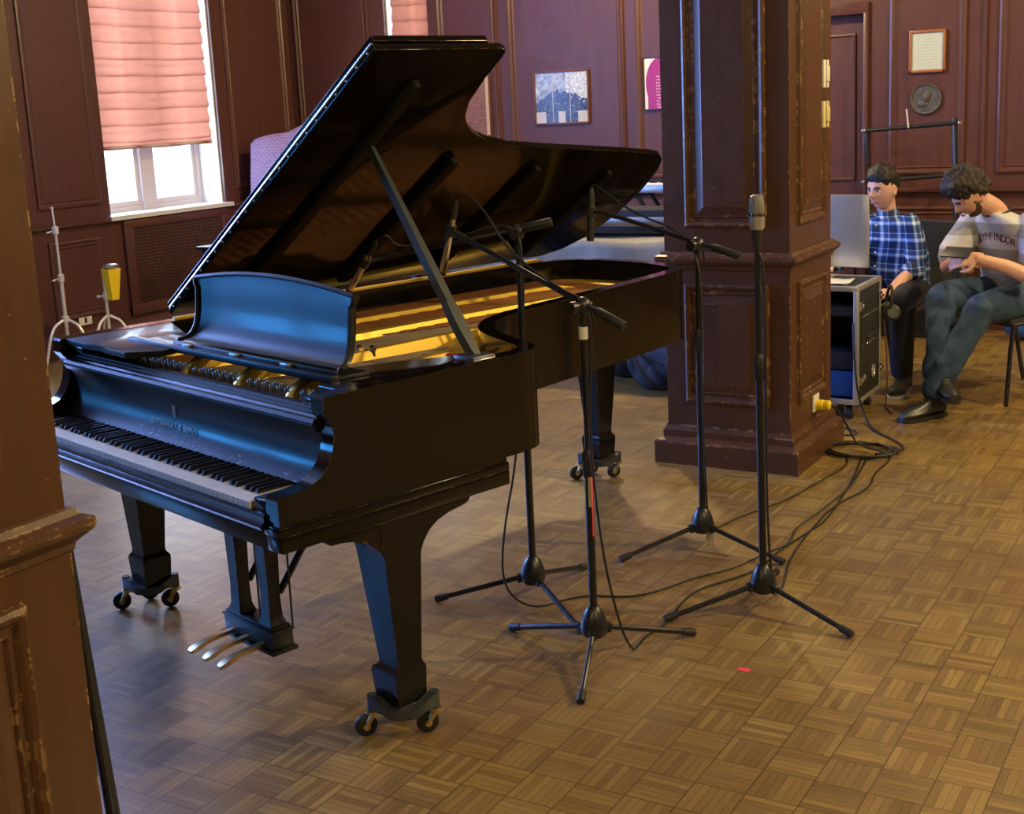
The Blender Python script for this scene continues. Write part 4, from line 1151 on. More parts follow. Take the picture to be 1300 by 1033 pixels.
draped('quilted_cloth', -7.335, -6.745, 8.25, 8.835, 1.50, .35, 'quilt', 'purple quilted cloth draped over a tall case in the corner behind the raised lid', 'cloth', tilt=.13)

# low bench end whose pale edge shows left of the lid
e = empty('side_table', (-6.45, 6.97, 0), label='thin black table whose pale edge shows in front of the radiator grille', cat='table')
MB().box(-.20, .75, -.17, .30, .735, .755, .004).build('table_top', 'satin', e)
lg = MB().box(-.17, -.14, -.14, -.11, .0005, .735, .003).build('leg', 'stand', e)
for dx, dy in ((.86, 0), (0, .38), (.86, .38)):
    c = lg.copy(); COL.objects.link(c); c.location = (dx, dy, 0)

# long covered instrument behind the tail
e = empty('stage_piano_table', (-3.75, 7.05, 0), label='long black trestle table behind the piano tail, under a grey dust sheet', cat='table')
MB().box(-1.05, 1.10, -.36, .36, .80, .835, .006).build('table_top', 'black_fabric', e)
lg = MB().box(-1.0, -.95, -.32, -.27, .0005, .80, .004).build('leg', 'stand', e)
for dx, dy in ((1.95, 0), (0, .59), (1.95, .59)):
    c = lg.copy(); COL.objects.link(c); c.location = (dx, dy, 0)
mb = MB(); N = 26
lo = []
for j, (y, z) in enumerate(((-.41, .66), (-.40, .72), (-.395, .80), (-.385, .840), (-.36, .852), (-.30, .853), (-.20, .856), (-.05, .862), (.05, .858))):
    lo.append([(-1.07 + 2.15 * i / N, y + .012 * math.sin(i * .9 + j * .3), z + .007 * math.sin(i * .7 + j) + (.018 * math.sin(i * 1.9) if j == 0 else 0)) for i in range(N + 1)])
mb.loft(lo, False, False)
o = mb.build('dust_sheet', 'cloth', ang=80, label='crumpled grey dust sheet spread over the table behind the piano tail', cat='sheet'); o.location = (-3.75, 7.05, 0)
sol = o.modifiers.new('thickness', 'SOLIDIFY'); sol.thickness = .004
# keyboards on the table
MB().box(-.62, .72, -.12, .12, 0, .045, .006).build('flat_black_case', 'satin', label='flat black case lying on the dust sheet in front of the digital piano', cat='case').location = (-3.60, 6.90, .876)
def stage_keyboard(name, x, y, z, w, d, h, m, label, keys=True, rz=0):
    e = empty(name, (x, y, z), rz, label=label, cat='keyboard')
    b = MB().box(-w / 2, w / 2, -d / 2, d / 2, 0, h, .006).build('housing', m, e)
    if keys:
        p = MB().box(-w / 2 + .05, w / 2 - .05, -d / 2 - .003, -d / 2 + .11, h - .01, h + .010, .002); p.build('key_bed', 'white_key', e)
        p = MB()
        n = int((w - .1) / .0235)
        for i in range(n):
            if i % 7 in (0, 1, 3, 4, 5): p.box(-w / 2 + .05 + (i + 1) * .0235 - .006, -w / 2 + .05 + (i + 1) * .0235 + .006, -d / 2 + .035, -d / 2 + .11, h + .010, h + .020)
        p.build('sharp_keys', 'black_key', e, kind='stuff')
    return e
stage_keyboard('digital_piano', -3.45, 7.20, .877, 1.45, .30, .11, 'navy_fabric', 'dark digital piano lying on the dust sheet behind the piano tail', False)
p = MB().box(-3.95, -2.80, 7.03, 7.045, .91, .945, .002).build('front_strip', 'alu', None); p.parent = [o for o in COL.objects if o.name == 'digital_piano'][0]; p.matrix_parent_inverse = Matrix.Translation((-3.45, 7.20, .877)).inverted()
stage_keyboard('small_keyboard', -3.25, 7.72, 1.045, .95, .26, .05, 'alu', 'silver keyboard standing higher behind the dark digital piano')
e = empty('keyboard_stand', (-3.25, 7.72, 0), label='black x-shaped stand under the silver keyboard', cat='keyboard stand')
for s in (-1, 1):
    for yy in (-.10, .10):
        p = MB(); p.rod((-.33 * s, yy, .018), (.33 * s, yy, 1.03), .014); p.build('stand_tube', 'stand', e)
for s in (-1, 1):
    p = MB(); p.rod((.33 * s, -.15, 1.03), (.33 * s, .15, 1.03), .013); p.build('cross_bar', 'stand', e); p = MB(); p.rod((.33 * s, -.17, .015), (.33 * s, .17, .015), .013); p.build('cross_foot', 'stand', e)
e = empty('metal_mixer', (-2.98, 7.08, .988), label='small brass and silver device on the right end of the digital piano', cat='device')
MB().box(-.09, .07, -.05, .05, 0, .04, .004).build('housing', 'alu', e)
for i in range(5):
    p = MB(); p.lathe([(.012, 0), (.012, .02), (.009, .03), (.001, .031)], (-.07 + i * .03, -.01 + .02 * (i % 2), .04), 10); p.build('knob', 'brass' if i % 2 else 'chrome', e)
p = MB(); p.ball((.05, 0, .075), .035, (1, .8, 1)); p.rod((.05, 0, .07), (.0, -.03, .11), .006); p.build('metal_head', 'brass', e)
p = MB(); p.box(-.02, .12, -.02, .04, .0, .16, .004)
o = MB().box(-3.35, -2.62, 8.20, 8.24, .0005, 1.33, .01).build('blue_board', 'blue_plastic', label='blue upright board seen between the piano lid and the pillar', cat='board', loc=(-2.98, 8.22, 0))
o = MB().box(-3.2, -2.62, 8.10, 8.195, 1.10, 1.125, .003).build('board_shelf', 'whitep', o); o.matrix_parent_inverse = Matrix.Translation((-2.98, 8.22, 0)).inverted()

# backpacks behind the piano tail
def backpack(loc, rz, sc, m, label, seed):
    e = empty('backpack', loc, rz, label=label, cat='backpack', group='bags behind the piano tail')
    p = MB(); bm = bmesh.new(); bmesh.ops.create_icosphere(bm, subdivisions=4, radius=1)
    for v in bm.verts:
        c = v.co; q = Vector((abs(c.x) ** .7 * (1 if c.x > 0 else -1) * .24, abs(c.y) ** .7 * (1 if c.y > 0 else -1) * .14, abs(c.z) ** .75 * (1 if c.z > 0 else -1) * .15))
        q += noise.noise_vector(q * 9 + Vector((seed, 0, 0))) * .035; q += noise.noise_vector(q * 25 + Vector((seed, 3, 0))) * .010
        q.z = max(q.z + .145, .001); v.co = q * sc
    p.add(bm); p.build('bag_body', m, e, ang=60)
    p = MB(); p.tube([Vector(q) * sc for q in ((-.15, -.12, .22), (-.10, -.20, .20), (-.02, -.22, .10), (.05, -.19, .03), (.10, -.13, .05))], .012, 8, smooth=2); p.tube([Vector(q) * sc for q in ((.16, -.10, .20), (.12, -.19, .14), (.13, -.20, .05), (.18, -.12, .03))], .012, 8, smooth=2)
    p.build('shoulder_strap', 'black_fabric', e)
    p = MB(); p.ball(Vector((.0, -.12, .10)) * sc, .09, (1.2, .45, .8)); p.build('front_pocket', m, e)
    p = MB(); p.rod(Vector((.09, -.155, .12)) * sc, Vector((.092, -.16, .07)) * sc, .004, 6); p.ball(Vector((.09, -.156, .125)) * sc, .007); p.build('zip_puller', 'steel', e)
    return e
backpack((-2.98, 6.72, 0), R(-10), 1.05, 'navy_fabric', 'navy backpack slumped on the floor against the pillar behind the piano', 1)
backpack((-3.38, 6.98, 0), R(20), .75, 'black_fabric', 'black bag behind the navy backpack', 5)
# blue bag by the right wall
o = MB(); bm = bmesh.new(); bmesh.ops.create_icosphere(bm, subdivisions=4, radius=1)
for v in bm.verts:
    c = v.co.copy(); q = Vector((abs(c.x) ** .6 * math.copysign(.42, c.x), abs(c.y) ** .8 * math.copysign(.10, c.y), abs(c.z) ** .7 * math.copysign(.085, c.z))) + noise.noise_vector(c * 3) * .015
    q.z = max(q.z + .086, .001); v.co = q
o.add(bm); o = o.build('duffel_bag', 'blue_plastic', label='low bright blue bag on the floor by the wall behind the right chair', cat='bag', ang=60); o.location = (-1.10, 8.72, 0)
p = MB(); p.tube([(-.2, -.09, .12), (-.12, -.13, .13), (.1, -.13, .12), (.2, -.09, .12)], .010, 8, smooth=2); p.build('carry_handle', 'black_fabric', o)

# black tubular frame leaning by the wall
e = empty('tiered_stand', (-2.13, 8.70, 0), label='black tubular tiered stand in front of the wall below the round plaque', cat='stand')
for x0, x1, zt in ((-.285, -.235, 1.375), (.275, .335, 1.415)):
    p = MB(); p.tube([(x0, 0, zt), (x0 + (x1 - x0) * .3, -.01, 1.0), (x1, -.06, .012)], .017, 10); p.build('upright', 'stand', e)
for z0, z1 in ((1.355, 1.385), (1.02, 1.06), (.70, .735)):
    p = MB(); p.tube([(-.285, -.01, z0), (.285, -.01, z1)], .014, 10); p.build('crossbar', 'stand', e)
    p = MB(); p.ball((-.30, -.02, z0), .016); p.ball((.315, -.02, z1), .016); p.build('bar_knob', 'chrome', e)
for x, z, t in ((-.005, 1.37, -.01), (-.12, 1.03, -.02)):
    p = MB(); p.tube([(x, -.03, z - .005), (x + t, -.045, z + .115)], .005, 8); p.build('white_peg', 'whitep', e)
p = MB(); p.box(-.27, .31, -.075, -.02, .0005, .04, .004); p.build('foot_bar', 'stand', e)
e = MB().box(-2.34, -1.78, 8.80, 8.86, .0005, .69, .006).build('flat_case', 'black_fabric', label='dark flat case standing behind the tubular stand', cat='case', loc=(-2.06, 8.83, 0))

# dark folded stand leaning just behind the near pillar
e = empty('folded_stand', (-2.10, 1.75, 0), label='folded dark stand leaning behind the near left pillar', cat='stand')
p = MB(); p.tube([(-.066, 0, .80), (-.038, 0, .409), (-.012, 0, .03)], .011, 10); p.build('tube', 'stand', e)
p = MB(); p.tube([(-.095, .03, .76), (-.065, .03, .40), (-.035, .03, .03)], .011, 10); p.build('inner_tube', 'stand', e)
p = MB(); p.tube([(-.013, 0, .060), (-.010, 0, .004)], .016, 12); p.build('rubber_foot', 'rubber', e)

# ------------------------------------------------------------------ equipment rack with monitor
RX0, RX1, RY0, RY1, RZ0, RZ1 = -2.34, -1.785, 6.30, 6.72, .085, .675
e = empty('equipment_rack', ((RX0 + RX1) / 2, (RY0 + RY1) / 2, 0), label='black and aluminium rolling rack case beside the pillar, carrying the computer', cat='rack case')
ox, oy = (RX0 + RX1) / 2, (RY0 + RY1) / 2
hx, hy = (RX1 - RX0) / 2, (RY1 - RY0) / 2
mb = MB()
mb.box(hx - .010, hx, -hy, hy, RZ0, RZ1, .002); mb.box(-hx, -hx + .010, -hy, hy, RZ0, RZ1, .002); mb.box(-hx, hx, hy - .010, hy, RZ0, RZ1, .002); mb.box(-hx, hx, -hy, hy, RZ0, RZ0 + .012, .002); mb.box(-hx, hx, -hy, hy, RZ1 - .012, RZ1, .002)
mb.build('case_shell', 'gunmetal', e)
mb = MB()
t = .022
for sx in (-1, 1):
    for sy in (-1, 1):
        x0, x1 = sorted((sx * hx + sx * .003, sx * hx - sx * t)); y0, y1 = sorted((sy * hy + sy * .003, sy * hy - sy * t))
        mb.box(x0, x1, y0, y1, RZ0, RZ1, .003)
for z0, z1 in ((RZ0 - .003, RZ0 + t), (RZ1 - t, RZ1 + .003)):
    for s in (-1, 1):
        a0, a1 = sorted((s * hy + s * .003, s * hy - s * t)); mb.box(-hx, hx, a0, a1, z0, z1, .003)
        a0, a1 = sorted((s * hx + s * .003, s * hx - s * t)); mb.box(a0, a1, -hy, hy, z0, z1, .003)
mb.build('edge_extrusion', 'alu', e)
for z, h, m_, nm in ((.11, .13, 'blue_plastic', 'rack_unit'), (.25, .09, 'navy_fabric', 'rack_unit'), (.52, .05, 'gunmetal', 'rack_unit')):
    p = MB(); p.box(-hx + .03, hx - .03, -hy + .05, hy - .03, z, z + h, .004); p.build(nm, m_, e)
p = MB(); p.box(hx, hx + .004, -.15, .12, .36, .53, .002); p.build('handle_plate', 'gunmetal', e)
p = MB(); p.tube([(hx + .006, -.09, .41), (hx + .022, -.085, .41), (hx + .022, .06, .425), (hx + .006, .065, .425)], .006, 8); p.build('side_handle', 'rubber', e)
for i in range(7):
    for z in (.372, .518):
        p = MB(); p.ball((hx + .005, -.138 + .041 * i, z), .0045, u=8, v=6); p.build('rivet', 'chrome', e)
for y, z in ((-.165, .575), (-.165, .20), (.175, .20), (.175, .58)):
    p = MB(); p.box(hx + .002, hx + .012, y - .022, y + .022, z - .022, z + .022, .003); p.ball((hx + .016, y, z), .011, (.5, 1, 1)); p.box(hx + .012, hx + .02, y - .006, y + .03, z - .005, z + .005, .002); p.build('butterfly_latch', 'chrome', e)
p = MB(); p.box(hx + .001, hx + .006, -.150, -.075, .185, .215, .002); p.build('name_plate', 'alu', e)
p = MB(); mt = Matrix.Rotation(R(90), 4, 'Y')
p.lathe([(.030, 0), (.034, .002), (.034, .005), (.026, .006), (.024, .003), (.010, .003), (.008, .006), (.0005, .006)], (hx + .001, .065, .205), 24, mt); p.build('round_emblem', 'alu', e)
for sx in (-1, 1):
    for sy in (-1, 1):
        p = MB(); c = (sx * (hx - .05), sy * (hy - .05), .035); p.lathe([(.010, -.014), (.032, -.014), (.034, 0), (.032, .014), (.010, .014)], c, 18, mt); w_ = p.build('caster_wheel', 'rubber', e)
        p = MB(); p.box(c[0] - .028, c[0] + .028, c[1] - .028, c[1] + .028, .078, .084); p.box(c[0] - .022, c[0] - .017, c[1] - .02, c[1] + .02, .03, .08); p.box(c[0] + .017, c[0] + .022, c[1] - .02, c[1] + .02, .03, .08); p.build('caster_fork', 'steel', e)
# computer
e = empty('desktop_computer', (-2.10, 6.62, RZ1 + .004), R(-6), label='silver all-in-one computer seen from the back on the rack, beside the pillar', cat='computer')
p = MB(); p.box(-.27, .29, -.012, .010, .055, .425, .006); p.build('screen_housing', 'alu', e)
p = MB(); p.box(-.265, .285, .010, .012, .12, .42, .001); p.build('screen', mat('lit screen', (.02, .02, .03), .2, Emission_Color=(.5, .6, 1, 1), Emission_Strength=1.2), e)
p = MB(); p.prism([(-.02, .004), (.0, .004), (.02, .19), (.008, .19)], -.09, .09, lambda a, b, d: (d, a - .03, b)); p.box(-.10, .10, -.10, .08, 0, .006, .002); p.build('stand_foot', 'alu', e)
o = empty('paper_sheets', (-1.97, 6.42, RZ1 + .0036), R(8), label='loose white papers lying on the rack in front of the computer', cat='papers')
for i in range(3):
    p = MB(); N = 8; p.loft([[(-.14 + .24 * k / N + i * .01, y + i * .006, .0012 * (i + 1) + .006 * math.sin(k * .7 + i) ** 2) for k in range(N + 1)] for y in (-.085, 0, .085)], False, False); q = p.build('sheet', 'whitep', o)
    q.modifiers.new('thickness', 'SOLIDIFY').thickness = .0006
# headphones hanging on the rack corner
e = empty('headphones', (RX1 + .035, RY1 + .02, .535), R(25), label='black headphones hanging from the far corner of the rack', cat='headphones')
p = MB(); p.tube([Vector((.0 + .012 * math.sin(a), .068 * math.cos(a), .085 * math.sin(a))) for a in [R(-20 + 220 * k / 24) for k in range(25)]], .008, 8); p.build('headband', 'rubber', e)
for s in (-1, 1):
    p = MB(); p.lathe([(.0005, -.018), (.032, -.018), (.040, -.010), (.042, .008), (.030, .018), (.0005, .018)], (.01, s * .060, -.045), 20, Matrix.Rotation(R(90 + s * 15), 4, 'X')); p.build('ear_cup', 'gunmetal', e)

# ------------------------------------------------------------------ chairs
def chair(loc, rz, label):
    e = empty('stacking_chair', loc, rz, label=label, cat='chair', group='black stacking chairs')
    p = MB(); p.box(-.23, .23, -.22, .22, .415, .455, .018, 3); p.build('seat', 'black_fabric', e)
    N = 10; p = MB(); L = []
    for k in range(N + 1):
        a = -.22 + .44 * k / N; c = .03 * (1 - (a / .22) ** 2)
        L.append([(a, .235 + c, .60), (a, .255 + c, .86), (a, .285 + c, .87), (a, .265 + c, .60)])
    p.loft(L); p.build('backrest', 'black_fabric', e, ang=50)
    for s in (-1, 1):
        p = MB(); p.tube([(s * .225, -.20, .425), (s * .225, -.215, .30), (s * .225, -.235, .012)], .0115, 10); p.build('leg', 'stand', e)
        p = MB(); p.tube([(s * .225, .29, .80), (s * .225, .245, .62), (s * .225, .21, .44), (s * .225, .235, .25), (s * .225, .29, .012)], .0115, 10, smooth=1); p.build('leg', 'stand', e)
        p = MB(); p.rod((s * .225, -.20, .425), (s * .225, .21, .44), .010); p.build('seat_frame', 'stand', e)
    return e
chair((-1.87, 7.42, 0), R(-18), 'black chair under the person in the plaid shirt')
CH2 = R(-38)
chair((-1.20, 7.12, 0), CH2, 'black chair under the person looking at the phone')

# ------------------------------------------------------------------ people
def eval_mesh(o):
    dg = bpy.context.evaluated_depsgraph_get(); return bpy.data.meshes.new_from_object(o.evaluated_get(dg))
def skin_parts(chains, sub=2):
    """chains: list of (points, radii) each grown with the Skin modifier, returned as meshes"""
    res = []
    for pts, rad in chains:
        me = bpy.data.meshes.new('sk'); me.from_pydata([tuple(p) for p in pts], [(i, i + 1) for i in range(len(pts) - 1)], [])
        o = bpy.data.objects.new('sk', me); COL.objects.link(o)
        o.modifiers.new('skin', 'SKIN'); 
        if not me.skin_vertices: me.attributes
        for i, r in enumerate(rad):
            rr = r if isinstance(r, tuple) else (r, r)
            me.skin_vertices[0].data[i].radius = rr
        me.skin_vertices[0].data[0].use_root = True
        s = o.modifiers.new('sub', 'SUBSURF'); s.levels = sub
        res.append(eval_mesh(o)); bpy.data.objects.remove(o)
    return res
def join(meshes, voxel=None, smooth_it=0, name='body'):
    bm = bmesh.new()
    for m in meshes:
        if isinstance(m, bmesh.types.BMesh):
            t = bpy.data.meshes.new('t'); m.to_mesh(t); m.free(); m = t
        bm.from_mesh(m); bpy.data.meshes.remove(m)
    me = bpy.data.meshes.new(name); bm.to_mesh(me); bm.free()
    if voxel:
        o = bpy.data.objects.new('j', me); COL.objects.link(o); r = o.modifiers.new('r', 'REMESH'); r.mode = 'VOXEL'; r.voxel_size = voxel
        if smooth_it:
            s = o.modifiers.new('s', 'SMOOTH'); s.iterations = smooth_it; s.factor = .5
        me2 = eval_mesh(o); bpy.data.objects.remove(o); me = me2; me.name = name
    return me
def mkobj(name, me, m, parent, inv):
    me.transform(inv); me.shade_smooth()
    me.materials.clear(); me.materials.append(M[m] if isinstance(m, str) else m)
    o = bpy.data.objects.new(name, me); COL.objects.link(o); o.parent = parent; return o
def seg(pts, rad, n=4):
    """densify a chain with Catmull-Rom"""
    P = [Vector(p) for p in pts]; out = []; rr = []
    for i in range(len(P) - 1):
        p0 = P[max(i - 1, 0)]; p1 = P[i]; p2 = P[i + 1]; p3 = P[min(i + 2, len(P) - 1)]
        for k in range(n):
            t = k / n
            out.append(.5 * ((2 * p1) + (-p0 + p2) * t + (2 * p0 - 5 * p1 + 4 * p2 - p3) * t * t + (-p0 + 3 * p1 - 3 * p2 + p3) * t ** 3)); rr.append(rad[i] + (rad[i + 1] - rad[i]) * t)
    out.append(P[-1]); rr.append(rad[-1]); return out, rr
def limb(pts, rad, n=14, k=5, flat=None, wr=0, seed=0):
    """lofted limb: returns bmesh"""
    p, r = seg(pts, rad, k); m = MB(); m.tube(p, r, n)
    if wr:
        for v in m.bm.verts: v.co += noise.noise_vector(v.co * 22 + Vector((seed, 0, 0))) * wr + noise.noise_vector(v.co * 9 + Vector((seed, 9, 0))) * wr
    # rounded ends
    for c, rr in ((p[0], r[0]), (p[-1], r[-1])): m.ball(c, rr * .99, u=n, v=8)
    return m.bm
def torso(rows, wr=0, seed=0, n=28):
    """rows: (centre, half width, half depth, side axis, front axis)"""
    m = MB(); L = []
    for c, w, d, sx, fx in rows:
        c = Vector(c); lp = []
        for k in range(n):
            a = 2 * PI * k / n; ca, sa = math.cos(a), math.sin(a)
            x = math.copysign(abs(ca) ** .8, ca) * w; y = math.copysign(abs(sa) ** .8, sa) * d
            lp.append(c + sx * x + fx * y)
        L.append(lp)
    m.loft(L)
    if wr:
        for v in m.bm.verts: v.co += noise.noise_vector(v.co * 14 + Vector((seed, 0, 0))) * wr + noise.noise_vector(v.co * 30 + Vector((seed, 5, 0))) * wr * .4
    return m.bm
def head_mesh(mtx, jaw=.78, u=56, v=44):
    bm = bmesh.new(); bmesh.ops.create_uvsphere(bm, u_segments=u, v_segments=v, radius=1)
    g = lambda x, c, s: math.exp(-((x - c) / s) ** 2)
    for q in bm.verts:
        x, y, z = q.co
        X = x * .076; Y = y * .096; Zz = z * .118
        low = max(0, -z - .05)
        X *= 1 - (1 - jaw) * min(1, low * 1.3) ** 1.2
        if y > 0: Y *= 1 - .10 * g(z, .15, .6) * (1 - abs(x)) * 0
        if y < 0 and z < -.2: Y *= 1 - .45 * min(1, (-z - .2) * 1.3)
        if y > 0:
            f = y
            Y = Y * (.93 + .0 * z)
            Y += .024 * g(x, 0, .16 + .10 * max(0, -z)) * (g(z, -.22, .12) + .62 * g(z, -.06, .16)) * f     # nose
            Y += .007 * g(z, .18, .10) * g(abs(x), .33, .30) * f                                       # brow
            Y -= .012 * g(z, .02, .10) * g(abs(x), .40, .17) * f                                       # eye sockets
            Y += .005 * g(z, -.20, .16) * g(abs(x), .52, .18) * f                                      # cheeks
            Y += .007 * g(x, 0, .26) * (g(z, -.46, .05) + g(z, -.56, .05)) * f                             # lips
            Y -= .004 * g(x, 0, .30) * g(z, -.51, .025) * f
            Y -= .006 * g(x, 0, .35) * g(z, -.66, .07) * f
            Y += .016 * g(x, 0, .34) * g(z, -.86, .18) * max(f, .3)                                          # chin
        q.co = Vector((X, Y, Zz))
    # ears
    for s in (-1, 1):
        e = bmesh.new(); bmesh.ops.create_uvsphere(e, u_segments=16, v_segments=12, radius=1)
        for q in e.verts:
            q.co = Vector((s * (.076 + q.co.x * .009 + max(0, q.co.y) * -.006), -.006 + q.co.y * .019, -.012 + q.co.z * .032))
            if (q.co - Vector((s * .088, -.004, -.012))).length < .014: q.co.x -= s * .006
        t = bpy.data.meshes.new('t'); e.to_mesh(t); e.free(); bm.from_mesh(t); bpy.data.meshes.remove(t)
    bm.transform(mtx); return bm
def hair_mesh(mtx, thick, lo_front, lo_back, curl, seed):
    bm = bmesh.new(); bmesh.ops.create_icosphere(bm, subdivisions=5, radius=1)
    dele = []
    for q in bm.verts:
        x, y, z = q.co
        fy = (y + 1) / 2
        line = lo_back + (lo_front - lo_back) * (fy ** 1.6)
        if abs(x) > .6 and -.05 < y < .45: line = max(line, .02 if y < .15 else .12)
        n = noise.noise(q.co * 2.6 + Vector((seed, 0, 0))); n2 = noise.noise(q.co * 8 + Vector((seed, 4, 0)))
        k = max(0, min(1, (z - line) * 3.2 + n2 * .35)) ** .8
        base = Vector((x * .076, y * .096 * (.95 if y > 0 else 1), z * .118))
        if y < 0 and z < -.2: base.y *= 1 - .3 * min(1, (-z - .2) * 1.3)
        d = q.co.normalized()
        top = max(0, z)
        r = -.012 + k * (.012 + thick * (.30 + .85 * top) + n * thick * .5 + n2 * curl + abs(noise.noise(q.co * 16 + Vector((0, seed, 0)))) * curl)
        if z < line - .25: r = -.02
        q.co = base + d * r
    bm.transform(mtx); return bm
def hand(palm, fdir, up, side, curl=.5, spread=1, L=.085, thumb=True, sgn=1):
    """palm centre, finger direction, back-of-hand normal, thumb side; returns bmesh list"""
    f = Vector(fdir).normalized(); n = Vector(up).normalized(); n = (n - f * n.dot(f)).normalized(); t = n.cross(f).normalized() * sgn
    P = Vector(palm); out = []
    m = MB()
    L2 = []
    for a, w, h in ((-.045, .024, .019), (-.02, .034, .016), (.015, .040, .013), (.040, .039, .011)):
        L2.append([P + f * a + t * w * math.cos(2 * PI * k / 14) + n * h * math.sin(2 * PI * k / 14) for k in range(14)])
    m.loft(L2); out.append(m.bm)
    for i, (o, ln) in enumerate(((.030, .92), (.010, 1.0), (-.011, .94), (-.030, .76))):
        b = P + f * .034 + t * o; pts = [b - f * .015]; d = f.copy(); q = b.copy(); c = curl * (1 + .08 * i)
        pts.append(q.copy())
        for s, sl in enumerate((.45, .30, .25)):
            ang = c * (.6, 1.0, .8)[s]; d = (d * math.cos(ang) - n * math.sin(ang)).normalized()
            nn = n; n_loc = nn
            q = q + (d + t * o * .6) * L * ln * sl; pts.append(q.copy())
        mb_ = MB(); p_, r_ = seg(pts, [.0100, .0098, .0088, .0080, .0066], 3); mb_.tube(p_, r_, 10); mb_.ball(p_[-1], .0066, u=10, v=6); out.append(mb_.bm)
    if thumb:
        b = P - f * .020 + t * .028
        pts = [b, b + t * .024 + f * .018 - n * .006, b + t * .032 + f * .042 - n * .014, b + t * .026 + f * .062 - n * .020]
        mb_ = MB(); p_, r_ = seg(pts, [.0125, .0115, .0098, .0078], 3); mb_.tube(p_, r_, 10); mb_.ball(p_[-1], .0078, u=10, v=6); out.append(mb_.bm)
    return out
def shoe(heel, toe, parent, inv, sole_m, up=.0, h=.09):
    heel = Vector(heel); toe = Vector(toe); d = (toe - heel); L = d.length; d.normalize(); s = d.cross(Vector((0, 0, 1))).normalized(); n = s.cross(d).normalized()
    m = MB(); Ls = []
    prof = [(-.02, .022, .055), (.0, .036, .088), (.12, .038, .095), (.26, .037, .093), (.42, .040, .075), (.60, .047, .060), (.78, .048, .052), (.92, .038, .044), (1.0, .020, .034)]
    for f, w, hh in prof:
        c = heel + d * L * f; lp = []
        for k in range(16):
            a = 2 * PI * k / 16; x = math.cos(a) * w; z = math.sin(a)
            z = hh * (.5 + .5 * math.copysign(abs(z) ** .7, z)); x *= 1 if z < hh * .6 else .72
            lp.append(c + s * x + n * (z + .014))
        Ls.append(lp)
    m.loft(Ls); o = mkobj_bm('shoe', m.bm, 'shoe', parent, inv)
    m = MB(); Ls = []
    for f, w, hh in prof:
        c = heel + d * L * (f * 1.02 - .008); w *= 1.10
        Ls.append([c + s * w + n * .020, c - s * w + n * .020, c - s * w * .96, c + s * w * .96])
    m.loft(Ls); mkobj_bm('sole', m.bm, sole_m, o, Matrix.Identity(4), inv_parent=inv)
    m = MB()
    for f in (.30, .38, .46, .54):
        c = heel + d * L * f + n * (.104 - (f - .3) * .13); m.rod(c + s * .020, c - s * .020 + d * .008, .0028, 6); m.rod(c - s * .020, c + s * .020 + d * .008, .0028, 6)
    mkobj_bm('laces', m.bm, 'gunmetal', o, Matrix.Identity(4), inv_parent=inv)
    return o
def mkobj_bm(name, bm, m, parent, inv, inv_parent=None):
    bmesh.ops.recalc_face_normals(bm, faces=bm.faces)
    me = bpy.data.meshes.new(name); bm.to_mesh(me); bm.free()
    me.transform(inv if inv_parent is None else inv_parent)
    me.shade_smooth(); me.set_sharp_from_angle(angle=R(50)); me.materials.append(M[m])
    o = bpy.data.objects.new(name, me); COL.objects.link(o); o.parent = parent; return o
def basis(fwd, up=(0, 0, 1), loc=(0, 0, 0), sc=1):
    f = Vector(fwd).normalized(); u = Vector(up); u = (u - f * u.dot(f)).normalized(); r = f.cross(u).normalized()
    m = Matrix((r, f, u)).transposed().to_4x4() @ Matrix.Scale(sc, 4); m.translation = Vector(loc); return m
def face_details(body, H, inv, brow='hair1', closed=False):
    m = inv @ H
    for s in (-1, 1):
        p = MB(); p.ball((0, 0, 0), .0115, (1.15, .75, .62), 14, 10); bm = p.bm; bmesh.ops.transform(bm, matrix=Matrix.Translation((s * .030, .0760, .003)), verts=bm.verts)
        o = mkobj_bm('eye', bm, 'skin' if closed else 'whitep', body, m)
        if not closed:
            p = MB(); p.ball((s * .0285, .0835, .002), .0052, (1, .6, 1), 10, 8); mkobj_bm('iris', p.bm, 'gunmetal', o, m)
        p = MB(); p.tube([(s * .028 - .016, .0800, .0085), (s * .028, .0865, .0110), (s * .028 + .016, .0795, .0080)], .0022, 6); mkobj_bm('eyelid', p.bm, brow, body, m)
        p = MB(); p.tube([(s * .013, .0915, .0185), (s * .030, .0915, .0240), (s * .048, .0800, .0215)], [.0040, .0045, .0024], 8); mkobj_bm('eyebrow', p.bm, brow, body, m)
    p = MB(); p.tube([(-.021, .0865, -.0600), (-.008, .0945, -.0575), (.008, .0945, -.0575), (.021, .0865, -.0600)], [.002, .0042, .0042, .002], 8); p.tube([(-.019, .0860, -.0610), (-.007, .0930, -.0650), (.007, .0930, -.0650), (.019, .0860, -.0610)], [.002, .0045, .0045, .002], 8)
    mkobj_bm('lips', p.bm, 'lip', body, m)

